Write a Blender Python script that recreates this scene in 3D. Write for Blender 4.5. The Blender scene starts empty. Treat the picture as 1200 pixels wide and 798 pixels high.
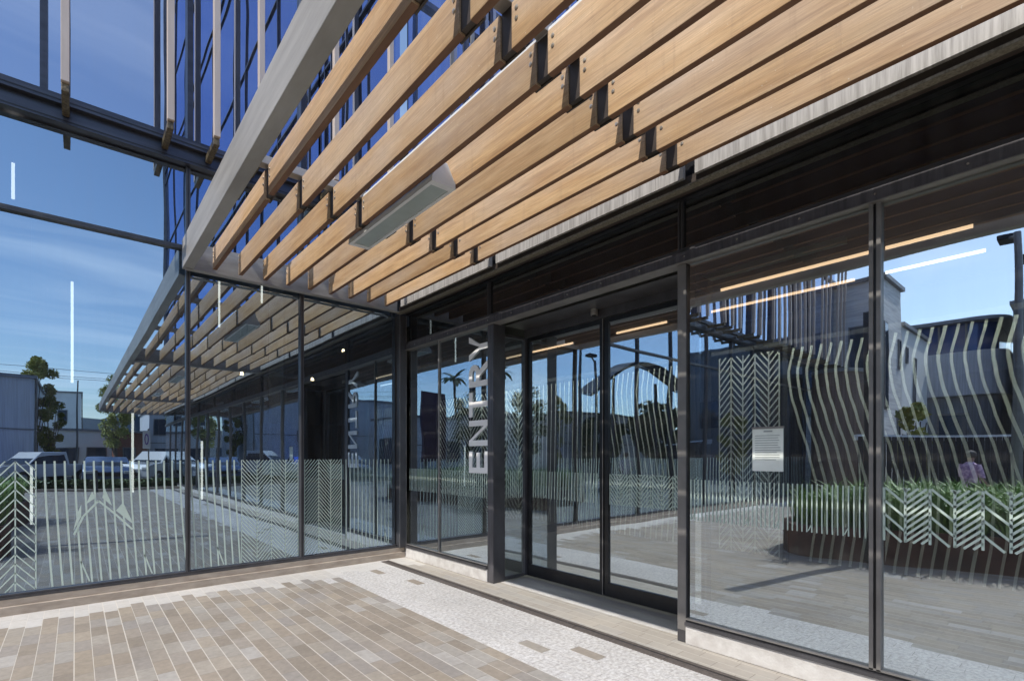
import bpy, bmesh, math, random
from mathutils import Vector, Matrix
random.seed(7)
S = bpy.context.scene
COL = S.collection
PI = math.pi

# ------------------------------------------------------------------ materials
def new_mat(name):
    m = bpy.data.materials.new(name); m.use_nodes = True
    nt = m.node_tree; nt.nodes.clear()
    return m, nt
def N(nt, t, **kw):
    n = nt.nodes.new(t)
    for k, v in kw.items():
        if k.startswith('i_'):
            n.inputs[k[2:].replace('_', ' ')].default_value = v
        else:
            setattr(n, k, v)
    return n
def setin(n, d):
    for k, v in d.items(): n.inputs[k].default_value = v
def out(nt, shader, disp=None):
    o = nt.nodes.new('ShaderNodeOutputMaterial'); nt.links.new(shader, o.inputs['Surface'])
def pmat(name, col, rough=.5, metal=0., col2=None, scale=4., stretch=(1, 1, 1), bump=0., bscale=None, spec=.5, rnd=0., coat=0., detail=5., lo=.35, hi=.65):
    m, nt = new_mat(name); L = nt.links.new
    b = N(nt, 'ShaderNodeBsdfPrincipled')
    setin(b, {'Roughness': rough, 'Metallic': metal, 'Specular IOR Level': spec, 'Coat Weight': coat})
    tc = N(nt, 'ShaderNodeNewGeometry'); mp = N(nt, 'ShaderNodeMapping')
    mp.inputs['Scale'].default_value = stretch
    L(tc.outputs['Position'], mp.inputs['Vector'])
    nz = N(nt, 'ShaderNodeTexNoise'); setin(nz, {'Scale': scale, 'Detail': detail, 'Roughness': .6})
    L(mp.outputs[0], nz.inputs['Vector'])
    c2 = col2 or tuple(c * .72 for c in col)
    rp = N(nt, 'ShaderNodeValToRGB')
    rp.color_ramp.elements[0].position = lo; rp.color_ramp.elements[0].color = (*c2, 1)
    rp.color_ramp.elements[1].position = hi; rp.color_ramp.elements[1].color = (*col, 1)
    L(nz.outputs['Fac'], rp.inputs[0]); cur = rp.outputs[0]
    if rnd:
        oi = N(nt, 'ShaderNodeObjectInfo'); hs = N(nt, 'ShaderNodeHueSaturation')
        mr = N(nt, 'ShaderNodeMapRange'); setin(mr, {'To Min': 1 - rnd, 'To Max': 1 + rnd})
        L(oi.outputs['Random'], mr.inputs['Value']); L(mr.outputs[0], hs.inputs['Value']); L(cur, hs.inputs['Color']); cur = hs.outputs[0]
    L(cur, b.inputs['Base Color'])
    if bump:
        n2 = N(nt, 'ShaderNodeTexNoise'); setin(n2, {'Scale': bscale or scale * 6, 'Detail': 4.})
        L(mp.outputs[0], n2.inputs['Vector'])
        bp = N(nt, 'ShaderNodeBump'); setin(bp, {'Strength': bump, 'Distance': .01})
        L(n2.outputs['Fac'], bp.inputs['Height']); L(bp.outputs[0], b.inputs['Normal'])
    out(nt, b.outputs[0]); return m
def emat(name, col, s):
    m, nt = new_mat(name); e = N(nt, 'ShaderNodeEmission'); setin(e, {'Color': (*col, 1), 'Strength': s}); out(nt, e.outputs[0]); return m
def glassmat(name, fac, trans, gloss=(.86, .93, 1.), wave=.012, wscale=.9):
    """coated facade glass: part mirror, part clear tinted"""
    m, nt = new_mat(name); L = nt.links.new
    g = N(nt, 'ShaderNodeBsdfGlossy'); setin(g, {'Color': (*gloss, 1), 'Roughness': 0.0})
    t = N(nt, 'ShaderNodeBsdfTransparent'); setin(t, {'Color': (*trans, 1)})
    fr = N(nt, 'ShaderNodeFresnel'); setin(fr, {'IOR': 1.5})
    mr = N(nt, 'ShaderNodeMapRange'); setin(mr, {'From Min': .04, 'From Max': 1., 'To Min': fac, 'To Max': 1.})
    L(fr.outputs[0], mr.inputs['Value'])
    mx = N(nt, 'ShaderNodeMixShader'); L(mr.outputs[0], mx.inputs[0]); L(t.outputs[0], mx.inputs[1]); L(g.outputs[0], mx.inputs[2])
    tc = N(nt, 'ShaderNodeNewGeometry'); nz = N(nt, 'ShaderNodeTexNoise'); setin(nz, {'Scale': wscale, 'Detail': 1.})
    L(tc.outputs['Position'], nz.inputs['Vector'])
    bp = N(nt, 'ShaderNodeBump'); setin(bp, {'Strength': wave, 'Distance': .25}); L(nz.outputs['Fac'], bp.inputs['Height'])
    L(bp.outputs[0], g.inputs['Normal'])
    mp = N(nt, 'ShaderNodeMapping'); mp.inputs['Scale'].default_value = (5, 5, .5); L(tc.outputs['Position'], mp.inputs[0])
    nd = N(nt, 'ShaderNodeTexNoise'); setin(nd, {'Scale': 2.2, 'Detail': 7., 'Roughness': .7}); L(mp.outputs[0], nd.inputs['Vector'])
    rd = N(nt, 'ShaderNodeMapRange'); setin(rd, {'From Min': .35, 'From Max': .8, 'To Min': .006, 'To Max': .06}); L(nd.outputs['Fac'], rd.inputs['Value'])
    df = N(nt, 'ShaderNodeBsdfDiffuse'); df.inputs['Color'].default_value = (.55, .56, .58, 1)
    m2 = N(nt, 'ShaderNodeMixShader'); L(rd.outputs[0], m2.inputs[0]); L(mx.outputs[0], m2.inputs[1]); L(df.outputs[0], m2.inputs[2])
    out(nt, m2.outputs[0]); return m
def clearmat(name, trans):
    m, nt = new_mat(name); t = N(nt, 'ShaderNodeBsdfTransparent'); setin(t, {'Color': (*trans, 1)}); out(nt, t.outputs[0]); return m

def woodmat(name):
    m, nt = new_mat(name); L = nt.links.new
    b = N(nt, 'ShaderNodeBsdfPrincipled'); setin(b, {'Roughness': .55, 'Specular IOR Level': .35})
    geo = N(nt, 'ShaderNodeNewGeometry'); oi = N(nt, 'ShaderNodeObjectInfo')
    off = N(nt, 'ShaderNodeVectorMath', operation='SCALE'); L(oi.outputs['Random'], off.inputs['Scale']); off.inputs[0].default_value = (13, 37, 71)
    add = N(nt, 'ShaderNodeVectorMath', operation='ADD'); L(geo.outputs['Position'], add.inputs[0]); L(off.outputs[0], add.inputs[1])
    mp = N(nt, 'ShaderNodeMapping'); mp.inputs['Scale'].default_value = (6, .55, 9); L(add.outputs[0], mp.inputs[0])
    n1 = N(nt, 'ShaderNodeTexNoise'); setin(n1, {'Scale': 1.6, 'Detail': 6., 'Roughness': .62, 'Distortion': .35}); L(mp.outputs[0], n1.inputs['Vector'])
    rp = N(nt, 'ShaderNodeValToRGB'); e = rp.color_ramp.elements
    e[0].position = .3; e[0].color = (.38, .225, .11, 1); e[1].position = .72; e[1].color = (.60, .42, .245, 1)
    k = rp.color_ramp.elements.new(.52); k.color = (.51, .335, .18, 1)
    L(n1.outputs['Fac'], rp.inputs[0])
    # fine grain
    mp2 = N(nt, 'ShaderNodeMapping'); mp2.inputs['Scale'].default_value = (30, 2.2, 70); L(add.outputs[0], mp2.inputs[0])
    n2 = N(nt, 'ShaderNodeTexNoise'); setin(n2, {'Scale': 2., 'Detail': 5., 'Roughness': .7}); L(mp2.outputs[0], n2.inputs['Vector'])
    r2 = N(nt, 'ShaderNodeMapRange'); setin(r2, {'From Min': .3, 'From Max': .7, 'To Min': .72, 'To Max': 1.18}); L(n2.outputs['Fac'], r2.inputs['Value'])
    # silvered weathering patches
    n3 = N(nt, 'ShaderNodeTexNoise'); setin(n3, {'Scale': 1.1, 'Detail': 3.}); 
    mp3 = N(nt, 'ShaderNodeMapping'); mp3.inputs['Scale'].default_value = (1, .8, 2.5); L(add.outputs[0], mp3.inputs[0]); L(mp3.outputs[0], n3.inputs['Vector'])
    r3 = N(nt, 'ShaderNodeMapRange'); setin(r3, {'From Min': .40, 'From Max': .70, 'To Min': 0., 'To Max': .65}); L(n3.outputs['Fac'], r3.inputs['Value'])
    mx = N(nt, 'ShaderNodeMixRGB', blend_type='MIX'); L(r3.outputs[0], mx.inputs[0]); L(rp.outputs[0], mx.inputs[1]); mx.inputs[2].default_value = (.49, .40, .33, 1)
    mp4 = N(nt, 'ShaderNodeMapping'); mp4.inputs['Scale'].default_value = (1, 14, 1.2); L(add.outputs[0], mp4.inputs[0])
    n4 = N(nt, 'ShaderNodeTexNoise'); setin(n4, {'Scale': 1.3, 'Detail': 4., 'Roughness': .7}); L(mp4.outputs[0], n4.inputs['Vector'])
    r4 = N(nt, 'ShaderNodeMapRange'); setin(r4, {'From Min': .56, 'From Max': .74, 'To Min': 0., 'To Max': .42}); L(n4.outputs['Fac'], r4.inputs['Value'])
    n5 = N(nt, 'ShaderNodeTexNoise'); setin(n5, {'Scale': 55., 'Detail': 3.}); L(add.outputs[0], n5.inputs['Vector'])
    r5 = N(nt, 'ShaderNodeMapRange'); setin(r5, {'From Min': .70, 'From Max': .78, 'To Min': 0., 'To Max': .8}); L(n5.outputs['Fac'], r5.inputs['Value'])
    mxa = N(nt, 'ShaderNodeMixRGB'); L(r4.outputs[0], mxa.inputs[0]); L(mx.outputs[0], mxa.inputs[1]); mxa.inputs[2].default_value = (.36, .24, .15, 1)
    mxb = N(nt, 'ShaderNodeMixRGB'); L(r5.outputs[0], mxb.inputs[0]); L(mxa.outputs[0], mxb.inputs[1]); mxb.inputs[2].default_value = (.66, .60, .50, 1); mx = mxb
    hs = N(nt, 'ShaderNodeHueSaturation'); L(mx.outputs[0], hs.inputs['Color'])
    rr = N(nt, 'ShaderNodeMapRange'); setin(rr, {'To Min': .78, 'To Max': 1.14}); L(oi.outputs['Random'], rr.inputs['Value'])
    mu = N(nt, 'ShaderNodeMath', operation='MULTIPLY'); L(rr.outputs[0], mu.inputs[0]); L(r2.outputs[0], mu.inputs[1]); L(mu.outputs[0], hs.inputs['Value'])
    L(hs.outputs[0], b.inputs['Base Color'])
    bp = N(nt, 'ShaderNodeBump'); setin(bp, {'Strength': .25, 'Distance': .004}); L(n2.outputs['Fac'], bp.inputs['Height']); L(bp.outputs[0], b.inputs['Normal'])
    out(nt, b.outputs[0]); return m

def pavermat():
    m, nt = new_mat('stone_pavers'); L = nt.links.new
    def M(op, a, b=None, c=None):
        n = N(nt, 'ShaderNodeMath', operation=op)
        for i, v in enumerate((a, b, c)):
            if v is None: continue
            if hasattr(v, 'is_output'): L(v, n.inputs[i])
            else: n.inputs[i].default_value = v
        return n.outputs[0]
    geo = N(nt, 'ShaderNodeNewGeometry'); sp = N(nt, 'ShaderNodeSeparateXYZ'); L(geo.outputs['Position'], sp.inputs[0])
    X, Y = sp.outputs[0], sp.outputs[1]
    PW, PL = .107, .27
    xr = M('DIVIDE', M('ADD', X, 3.631), PW); row = M('FLOOR', xr); fx = M('FRACT', xr)
    wr = N(nt, 'ShaderNodeTexWhiteNoise', noise_dimensions='1D'); L(row, wr.inputs['W'])
    yr = M('ADD', M('DIVIDE', Y, PL), M('MULTIPLY', wr.outputs['Value'], 3.)); colr = M('FLOOR', yr); fy = M('FRACT', yr)
    cv = N(nt, 'ShaderNodeCombineXYZ'); L(row, cv.inputs[0]); L(colr, cv.inputs[1])
    wn = N(nt, 'ShaderNodeTexWhiteNoise', noise_dimensions='2D'); L(cv.outputs[0], wn.inputs['Vector'])
    r = wn.outputs['Value']
    rp = N(nt, 'ShaderNodeValToRGB'); rp.color_ramp.interpolation = 'LINEAR'; el = rp.color_ramp.elements
    el[0].position = 0; el[0].color = (.25, .215, .175, 1); el[1].position = 1; el[1].color = (.40, .375, .345, 1)
    for p, c in ((.25, (.30, .255, .205)), (.45, (.285, .26, .235)), (.65, (.325, .275, .215)), (.9, (.32, .295, .26))):
        k = el.new(p); k.color = (*c, 1)
    L(r, rp.inputs[0])
    # stone variation inside each paver
    nz = N(nt, 'ShaderNodeTexNoise'); setin(nz, {'Scale': 9., 'Detail': 6., 'Roughness': .65}); 
    mp = N(nt, 'ShaderNodeMapping'); mp.inputs['Scale'].default_value = (2.6, 2.2, 1); L(geo.outputs['Position'], mp.inputs[0])
    of = N(nt, 'ShaderNodeVectorMath', operation='ADD'); L(mp.outputs[0], of.inputs[0]); sc = N(nt, 'ShaderNodeVectorMath', operation='SCALE'); L(wn.outputs['Color'], sc.inputs[0]); sc.inputs['Scale'].default_value = 9.
    L(sc.outputs[0], of.inputs[1]); L(of.outputs[0], nz.inputs['Vector'])
    v1 = N(nt, 'ShaderNodeMapRange'); setin(v1, {'From Min': .3, 'From Max': .7, 'To Min': .88, 'To Max': 1.12}); L(nz.outputs['Fac'], v1.inputs['Value'])
    base = N(nt, 'ShaderNodeMixRGB', blend_type='MULTIPLY'); base.inputs[0].default_value = 1; L(rp.outputs[0], base.inputs[1])
    cb = N(nt, 'ShaderNodeCombineXYZ'); [L(v1.outputs[0], cb.inputs[i]) for i in range(3)]; L(cb.outputs[0], base.inputs[2])
    # pale rough granite band beside the drain, with a ragged paver edge, and a pale course along the lobby wall
    w2 = N(nt, 'ShaderNodeTexWhiteNoise', noise_dimensions='2D'); a2 = N(nt, 'ShaderNodeVectorMath', operation='ADD'); L(cv.outputs[0], a2.inputs[0]); a2.inputs[1].default_value = (17.3, 5.1, 0); L(a2.outputs[0], w2.inputs['Vector'])
    cx = M('SUBTRACT', M('MULTIPLY', M('ADD', row, .5), PW), 3.631)
    cy = M('MULTIPLY', M('SUBTRACT', M('ADD', colr, .5), M('MULTIPLY', wr.outputs['Value'], 3.)), PL)
    z1 = M('GREATER_THAN', M('ADD', cx, M('MULTIPLY', M('POWER', w2.outputs['Value'], 8.), .26)), -1.14)
    z1b = M('LESS_THAN', cx, -.36)
    z1 = M('MULTIPLY', z1, z1b)
    odd = M('GREATER_THAN', M('FRACT', M('MULTIPLY', w2.outputs['Value'], 37.7)), .012)
    z1 = M('MULTIPLY', z1, odd)
    z2 = M('GREATER_THAN', M('ADD', cy, M('MULTIPLY', w2.outputs['Value'], .22)), -.32)
    z3 = M('GREATER_THAN', X, -.25)
    n4 = N(nt, 'ShaderNodeTexNoise'); setin(n4, {'Scale': 34., 'Detail': 6., 'Roughness': .72}); L(geo.outputs['Position'], n4.inputs['Vector'])
    gr = N(nt, 'ShaderNodeValToRGB'); gr.color_ramp.elements[0].position = .38; gr.color_ramp.elements[0].color = (.40, .375, .355, 1); gr.color_ramp.elements[1].position = .60; gr.color_ramp.elements[1].color = (.66, .645, .625, 1)
    L(n4.outputs['Fac'], gr.inputs[0])
    m1 = N(nt, 'ShaderNodeMixRGB'); L(M('MULTIPLY', z1, M('ADD', .90, M('MULTIPLY', r, .10))), m1.inputs[0]); L(base.outputs[0], m1.inputs[1]); L(gr.outputs[0], m1.inputs[2])
    f2 = M('MULTIPLY', M('MULTIPLY', z2, .72), v1.outputs[0])
    m2 = N(nt, 'ShaderNodeMixRGB'); L(M('MINIMUM', f2, .9), m2.inputs[0]); L(m1.outputs[0], m2.inputs[1]); m2.inputs[2].default_value = (.60, .575, .54, 1)
    m3 = N(nt, 'ShaderNodeMixRGB'); L(M('MULTIPLY', z3, .38), m3.inputs[0]); L(m2.outputs[0], m3.inputs[1]); m3.inputs[2].default_value = (.58, .55, .50, 1)
    # broad dirt / wear
    n5 = N(nt, 'ShaderNodeTexNoise'); setin(n5, {'Scale': .9, 'Detail': 5.}); L(geo.outputs['Position'], n5.inputs['Vector'])
    v5 = N(nt, 'ShaderNodeMapRange'); setin(v5, {'From Min': .3, 'From Max': .7, 'To Min': .86, 'To Max': 1.1}); L(n5.outputs['Fac'], v5.inputs['Value'])
    cb5 = N(nt, 'ShaderNodeCombineXYZ'); [L(v5.outputs[0], cb5.inputs[i]) for i in range(3)]
    m5 = N(nt, 'ShaderNodeMixRGB', blend_type='MULTIPLY'); m5.inputs[0].default_value = 1; L(m3.outputs[0], m5.inputs[1]); L(cb5.outputs[0], m5.inputs[2])
    # joints: continuous sand filled lines along y, hairlines across
    jw = M('ADD', .035, M('MULTIPLY', wr.outputs['Value'], .045))
    jx = M('LESS_THAN', fx, jw)
    jy = M('LESS_THAN', fy, .014)
    notz = M('SUBTRACT', 1., M('MULTIPLY', z1, .25))
    m6 = N(nt, 'ShaderNodeMixRGB'); L(M('MULTIPLY', M('MULTIPLY', jx, notz), .68), m6.inputs[0]); L(m5.outputs[0], m6.inputs[1]); m6.inputs[2].default_value = (.62, .57, .50, 1)
    m7 = N(nt, 'ShaderNodeMixRGB'); L(M('MULTIPLY', jy, .65), m7.inputs[0]); L(m6.outputs[0], m7.inputs[1]); m7.inputs[2].default_value = (.15, .13, .11, 1)
    b = N(nt, 'ShaderNodeBsdfPrincipled'); setin(b, {'Roughness': .75, 'Specular IOR Level': .3}); L(m7.outputs[0], b.inputs['Base Color'])
    h = M('SUBTRACT', M('ADD', M('MULTIPLY', n4.outputs['Fac'], .35), M('MULTIPLY', r, .25)), M('MULTIPLY', M('MAXIMUM', jx, jy), .5))
    bp = N(nt, 'ShaderNodeBump'); setin(bp, {'Strength': .5, 'Distance': .006}); L(h, bp.inputs['Height']); L(bp.outputs[0], b.inputs['Normal'])
    out(nt, b.outputs[0]); return m

M_ = {}
M_['wood'] = woodmat('cedar_slat')
M_['galv'] = pmat('weathered_steel', (.38, .36, .335), .5, .15, (.25, .235, .215), 3., (1, .35, 4), .15, 40, lo=.3, hi=.7)
M_['fascia'] = pmat('streaked_fascia', (.47, .45, .43), .55, .1, (.27, .255, .24), 3.5, (1, 12, .6), .1, 10, lo=.35, hi=.62)
M_['flange'] = pmat('speckled_flange', (.30, .27, .21), .5, .3, (.16, .135, .09), 60., bump=.2)
M_['wood3'] = pmat('cedar_back_shade', (.075, .048, .034), .7, 0, (.05, .032, .022), 3., (6, .6, 9))  # shade on the slats' inner faces, painted in as a near-black tone
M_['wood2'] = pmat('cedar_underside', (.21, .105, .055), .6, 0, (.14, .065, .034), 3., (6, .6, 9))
M_['dkbrown'] = pmat('bronze_plate', (.075, .058, .047), .5, .2, (.045, .035, .03), 6.)
M_['frame'] = pmat('dark_frame', (.088, .085, .09), .38, .25, (.058, .056, .06), 5., (1, 1, .4), .05, 30)
M_['framel'] = pmat('grey_frame_edge', (.25, .235, .22), .45, .3, (.19, .18, .17), 5.)
M_['transom'] = pmat('transom_steel', (.13, .125, .135), .42, .3, (.075, .072, .078), 3., (1, 9, .8), .05, 12)
M_['black'] = pmat('black_metal', (.018, .018, .02), .35, .2, (.012, .012, .014), 5.)
M_['beam'] = pmat('blue_black_beam', (.075, .08, .10), .3, .5, (.05, .054, .07), 4., (.4, 1, 3))
M_['fin'] = pmat('champagne_fin', (.55, .46, .39), .5, .1, (.47, .39, .33), 3., (3, 3, .4))
M_['brass'] = pmat('speckled_bracket', (.22, .17, .10), .5, .4, (.06, .05, .035), 45., bump=.5, bscale=60)
M_['concrete'] = pmat('kerb_concrete', (.44, .37, .30), .8, 0, (.33, .27, .215), 5., (1, 1, 3), .3, 60)
M_['whitestone'] = pmat('pale_stone', (.62, .60, .57), .8, 0, (.48, .45, .42), 8., bump=.3, bscale=60)
M_['paver'] = pavermat()
M_['drain'] = pmat('drain_grate', (.15, .125, .11), .6, .2, (.10, .085, .075), 40.)
M_['glassL'] = glassmat('mirror_glass_lobby', .56, (.42, .46, .46), (.60, .77, .95))
M_['glassV'] = glassmat('blue_mirror_glass_upper', .55, (.12, .14, .2), (.40, .54, .95))
M_['glassC'] = glassmat('clerestory_glass', .16, (.10, .10, .10))
M_['glassR'] = glassmat('mirror_glass_shopfront', .58, (.92, .95, .93), (.80, .91, 1.))
M_['glassU'] = glassmat('mirror_glass_upper', .60, (.2, .22, .26), (.66, .76, .96))
M_['clear'] = clearmat('clear_backing', (.93, .96, .95))
M_['frit'] = pmat('frit_film', (.58, .68, .60), .7, 0, (.50, .61, .53), 8.)
M_['fritw'] = pmat('white_film', (.90, .92, .84), .7, 0, (.86, .88, .80), 8.)
M_['sign'] = pmat('white_sign', (.95, .94, .92), .5, 0, (.90, .88, .86), 3., (1, 1, 6))
M_['paper'] = pmat('paper', (.86, .90, .84), .8, 0, (.66, .70, .64), 3.)
M_['ink'] = pmat('faded_ink', (.30, .33, .32), .8)
M_['led'] = emat('warm_led', (1., .66, .40), 1.6)
M_['film_fill'] = emat('added_film_fill', (.93, 1., .90), 12.)  # added glow, only there to brighten the film on the inner screen
M_['ledc'] = emat('cool_led', (1., .97, .92), 2.)
M_['bulb'] = emat('warm_bulb', (1., .75, .45), 14.)
M_['lens'] = pmat('lamp_lens', (.42, .47, .45), .25, 0, (.36, .41, .39), 3., spec=.6)
M_['white'] = pmat('white_paint', (.74, .74, .73), .4, 0, (.66, .66, .65), 6.)
M_['bolt'] = pmat('steel_bolt', (.62, .58, .52), .3, .8, (.5, .46, .4), 30.)
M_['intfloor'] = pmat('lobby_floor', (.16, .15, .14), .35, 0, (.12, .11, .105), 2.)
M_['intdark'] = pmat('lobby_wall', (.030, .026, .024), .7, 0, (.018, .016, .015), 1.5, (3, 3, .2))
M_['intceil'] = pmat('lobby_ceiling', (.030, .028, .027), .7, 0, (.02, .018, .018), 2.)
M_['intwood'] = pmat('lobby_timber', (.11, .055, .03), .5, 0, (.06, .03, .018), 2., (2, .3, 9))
M_['intcol'] = pmat('lobby_column', (.45, .47, .43), .6)
M_['corten'] = pmat('rusty_steel', (.17, .075, .05), .7, .1, (.075, .04, .028), 4., (1, 1, .5), .2)
M_['soil'] = pmat('soil', (.06, .045, .03), .95)
M_['grass'] = pmat('strappy_grass', (.26, .40, .09), .55, 0, (.10, .20, .04), 1.5, rnd=.1)
M_['leafg'] = pmat('olive_leaves', (.38, .36, .07), .6, 0, (.15, .19, .04), 3.)
M_['leafd'] = pmat('dark_leaves', (.10, .15, .045), .6, 0, (.045, .075, .025), 1.)
M_['bark'] = pmat('bark', (.13, .10, .075), .9, 0, (.07, .055, .04), 6., (1, 1, .3))
M_['asphalt'] = pmat('asphalt', (.07, .07, .072), .85, 0, (.045, .045, .047), 2., bump=.3, bscale=90)
M_['earth'] = pmat('far_ground', (.16, .17, .11), .9, 0, (.10, .11, .07), .05)
M_['paint'] = pmat('road_paint', (.72, .72, .70), .7)
M_['bwhite'] = pmat('board_marked_concrete', (.82, .81, .79), .8, 0, (.55, .54, .53), 1.4, (.5, .5, 7), .3, 12)
M_['bgrey'] = pmat('grey_cladding', (.60, .605, .62), .6, 0, (.46, .465, .48), 3., (6, 6, .15))
M_['bdark'] = pmat('dark_cladding', (.26, .265, .275), .6, 0, (.16, .165, .17), 3., (6, 6, .15))
M_['bbrown'] = pmat('brown_board', (.24, .165, .12), .6, 0, (.14, .095, .07), 2., (8, 8, .3))
M_['bmid'] = pmat('pale_plaster', (.86, .86, .84), .8, 0, (.74, .74, .72), .6)
M_['fence'] = pmat('fence_board', (.06, .052, .048), .8, 0, (.035, .03, .028), 4., (6, 6, .3))
M_['brick'] = pmat('red_brick', (.30, .11, .065), .85, 0, (.21, .08, .05), 3., (1, 1, 5))
M_['bglass'] = pmat('window_glass', (.045, .06, .09), .06, 0, (.03, .045, .07), .5, spec=1.)
M_['bglassb'] = pmat('blue_window_glass', (.05, .09, .24), .08, 0, (.035, .06, .18), .5, spec=1.)
M_['roof'] = pmat('roof_metal', (.30, .30, .31), .5, .3)
M_['hill'] = pmat('far_hill', (.075, .10, .13), .95, 0, (.055, .08, .11), .02)
M_['cblue'] = pmat('blue_car_paint', (.03, .13, .75), .25, 0, (.028, .12, .70), 1., coat=1.)
M_['cnavy'] = pmat('slate_car_paint', (.11, .17, .30), .25, .1, (.10, .155, .28), 1., coat=1.)
M_['cwhite'] = pmat('white_car_paint', (.72, .72, .72), .25, 0, (.68, .68, .68), 1., coat=1.)
M_['csilver'] = pmat('silver_car_paint', (.42, .43, .44), .25, .5, (.40, .41, .42), 1., coat=1.)
M_['tyre'] = pmat('tyre', (.02, .02, .02), .8)
M_['rim'] = pmat('wheel_rim', (.45, .45, .46), .3, .7)
M_['lamp'] = pmat('lamp_glass', (.75, .75, .72), .1)
M_['red'] = pmat('red_lens', (.35, .02, .015), .2)
M_['skin'] = pmat('skin', (.48, .30, .22), .5)
M_['hair'] = pmat('dark_hair', (.10, .08, .07), .7)
M_['shirt'] = pmat('floral_shirt', (.86, .62, .72), .8, 0, (.34, .20, .38), 16.)
M_['trouser'] = pmat('dark_trousers', (.05, .05, .07), .8)
M_['purple'] = pmat('purple_print', (.16, .08, .42), .5)
M_['shade'] = pmat('grey_shade_fabric', (.16, .155, .17), .8)
M_['maroon'] = pmat('maroon_panel', (.09, .03, .06), .6)

# ------------------------------------------------------------------ mesh helpers
class MB:
    def __init__(s): s.v = []; s.f = []; s.m = []
    def add(s, vs, fs, mi=0):
        n = len(s.v); s.v += [tuple(v) for v in vs]; s.f += [tuple(i + n for i in f) for f in fs]; s.m += [mi] * len(fs); return s
    def box(s, x0, x1, y0, y1, z0, z1, mi=0):
        if x0 > x1: x0, x1 = x1, x0
        if y0 > y1: y0, y1 = y1, y0
        if z0 > z1: z0, z1 = z1, z0
        return s.add([(x0, y0, z0), (x1, y0, z0), (x1, y1, z0), (x0, y1, z0), (x0, y0, z1), (x1, y0, z1), (x1, y1, z1), (x0, y1, z1)],
                     [(0, 3, 2, 1), (4, 5, 6, 7), (0, 1, 5, 4), (1, 2, 6, 5), (2, 3, 7, 6), (3, 0, 4, 7)], mi)
    def prism(s, pts, axis, a0, a1, mi=0):
        """extrude a 2D outline along an axis; pts in the two other axes (ordered)"""
        n = len(pts)
        def P(p, a):
            return {'x': (a, p[0], p[1]), 'y': (p[0], a, p[1]), 'z': (p[0], p[1], a)}[axis]
        vs = [P(p, a0) for p in pts] + [P(p, a1) for p in pts]
        fs = [tuple(range(n)), tuple(range(2 * n - 1, n - 1, -1))] + [(i, i + n, (i + 1) % n + n, (i + 1) % n) for i in range(n)]
        return s.add(vs, fs, mi)
    def tube(s, a, b, r0, r1=None, seg=10, mi=0):
        a, b = Vector(a), Vector(b); r1 = r0 if r1 is None else r1
        d = (b - a).normalized(); u = d.orthogonal().normalized(); w = d.cross(u)
        vs = []
        for c, r in ((a, r0), (b, r1)):
            for i in range(seg):
                t = 2 * PI * i / seg; vs.append(c + u * math.cos(t) * r + w * math.sin(t) * r)
        fs = [(i, (i + 1) % seg, (i + 1) % seg + seg, i + seg) for i in range(seg)] + [tuple(range(seg - 1, -1, -1)), tuple(range(seg, 2 * seg))]
        return s.add(vs, fs, mi)
    def ribbon(s, pts, w, mi=0):
        """flat film strip in (a, z) coordinates; mapped to 3D later by caller"""
        for (a0, z0), (a1, z1) in zip(pts[:-1], pts[1:]):
            dx, dz = a1 - a0, z1 - z0; l = math.hypot(dx, dz) or 1; nx, nz = -dz / l * w / 2, dx / l * w / 2
            s.add([(a0 + nx, z0 + nz, 0), (a1 + nx, z1 + nz, 0), (a1 - nx, z1 - nz, 0), (a0 - nx, z0 - nz, 0)], [(0, 1, 2, 3)], mi)
        return s
    def mapv(s, fn): s.v = [fn(v) for v in s.v]; return s
    def build(s, name, mats, parent=None, bevel=0, smooth=False, loc=None, fix=True):
        me = bpy.data.meshes.new(name); me.from_pydata(s.v, [], s.f); me.update()
        if not isinstance(mats, (list, tuple)): mats = [mats]
        for m in mats: me.materials.append(M_[m] if isinstance(m, str) else m)
        for p, i in zip(me.polygons, s.m): p.material_index = i
        if fix or bevel:
            bm = bmesh.new(); bm.from_mesh(me)
            if fix: bmesh.ops.recalc_face_normals(bm, faces=bm.faces)
            if bevel:
                bmesh.ops.bevel(bm, geom=list(bm.edges), offset=bevel, segments=2, affect='EDGES', profile=.5)
            bm.to_mesh(me); bm.free()
        if smooth:
            for p in me.polygons: p.use_smooth = True
        o = bpy.data.objects.new(name, me); COL.objects.link(o)
        if parent is not None:
            o.parent = parent
            # geometry is written in world space: cancel the parent's offset
            if loc is None: o.matrix_parent_inverse = parent_inv(parent)
        if loc is not None: o.location = loc
        return o
def wm(o):
    m = Matrix.LocRotScale(o.location, o.rotation_euler, o.scale)
    return (wm(o.parent) @ o.matrix_parent_inverse @ m) if o.parent else m
def parent_inv(p): return wm(p).inverted()
def tag(o, label=None, cat=None, group=None, kind=None):
    if label: o['label'] = label
    if cat: o['category'] = cat
    if group: o['group'] = group
    if kind: o['kind'] = kind
    return o
def thing(name, loc, label, cat, group=None, rz=0):
    o = bpy.data.objects.new(name, None); COL.objects.link(o); o.location = loc; o.rotation_euler = (0, 0, rz); o.empty_display_size = .2
    return tag(o, label, cat, group)
def struct(o): o['kind'] = 'structure'; return o
def mark_things():
    for o in COL.objects:
        if o.parent is None and o.type in ('EMPTY', 'MESH') and 'category' in o.keys() and 'kind' not in o.keys(): o['kind'] = 'thing'
def children(o): return [c for c in bpy.data.objects if c.parent == o]
KIDS = {}
def copy_tree(o, parent=None, loc=None, rz=None, label=None, group=None):
    c = o.copy(); COL.objects.link(c)
    if parent is not None: c.parent = parent
    if loc is not None: c.location = loc
    if rz is not None: c.rotation_euler = (0, 0, rz)
    if label: c['label'] = label
    if group: c['group'] = group
    for ch in children(o): copy_tree(ch, c)
    return c

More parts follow.
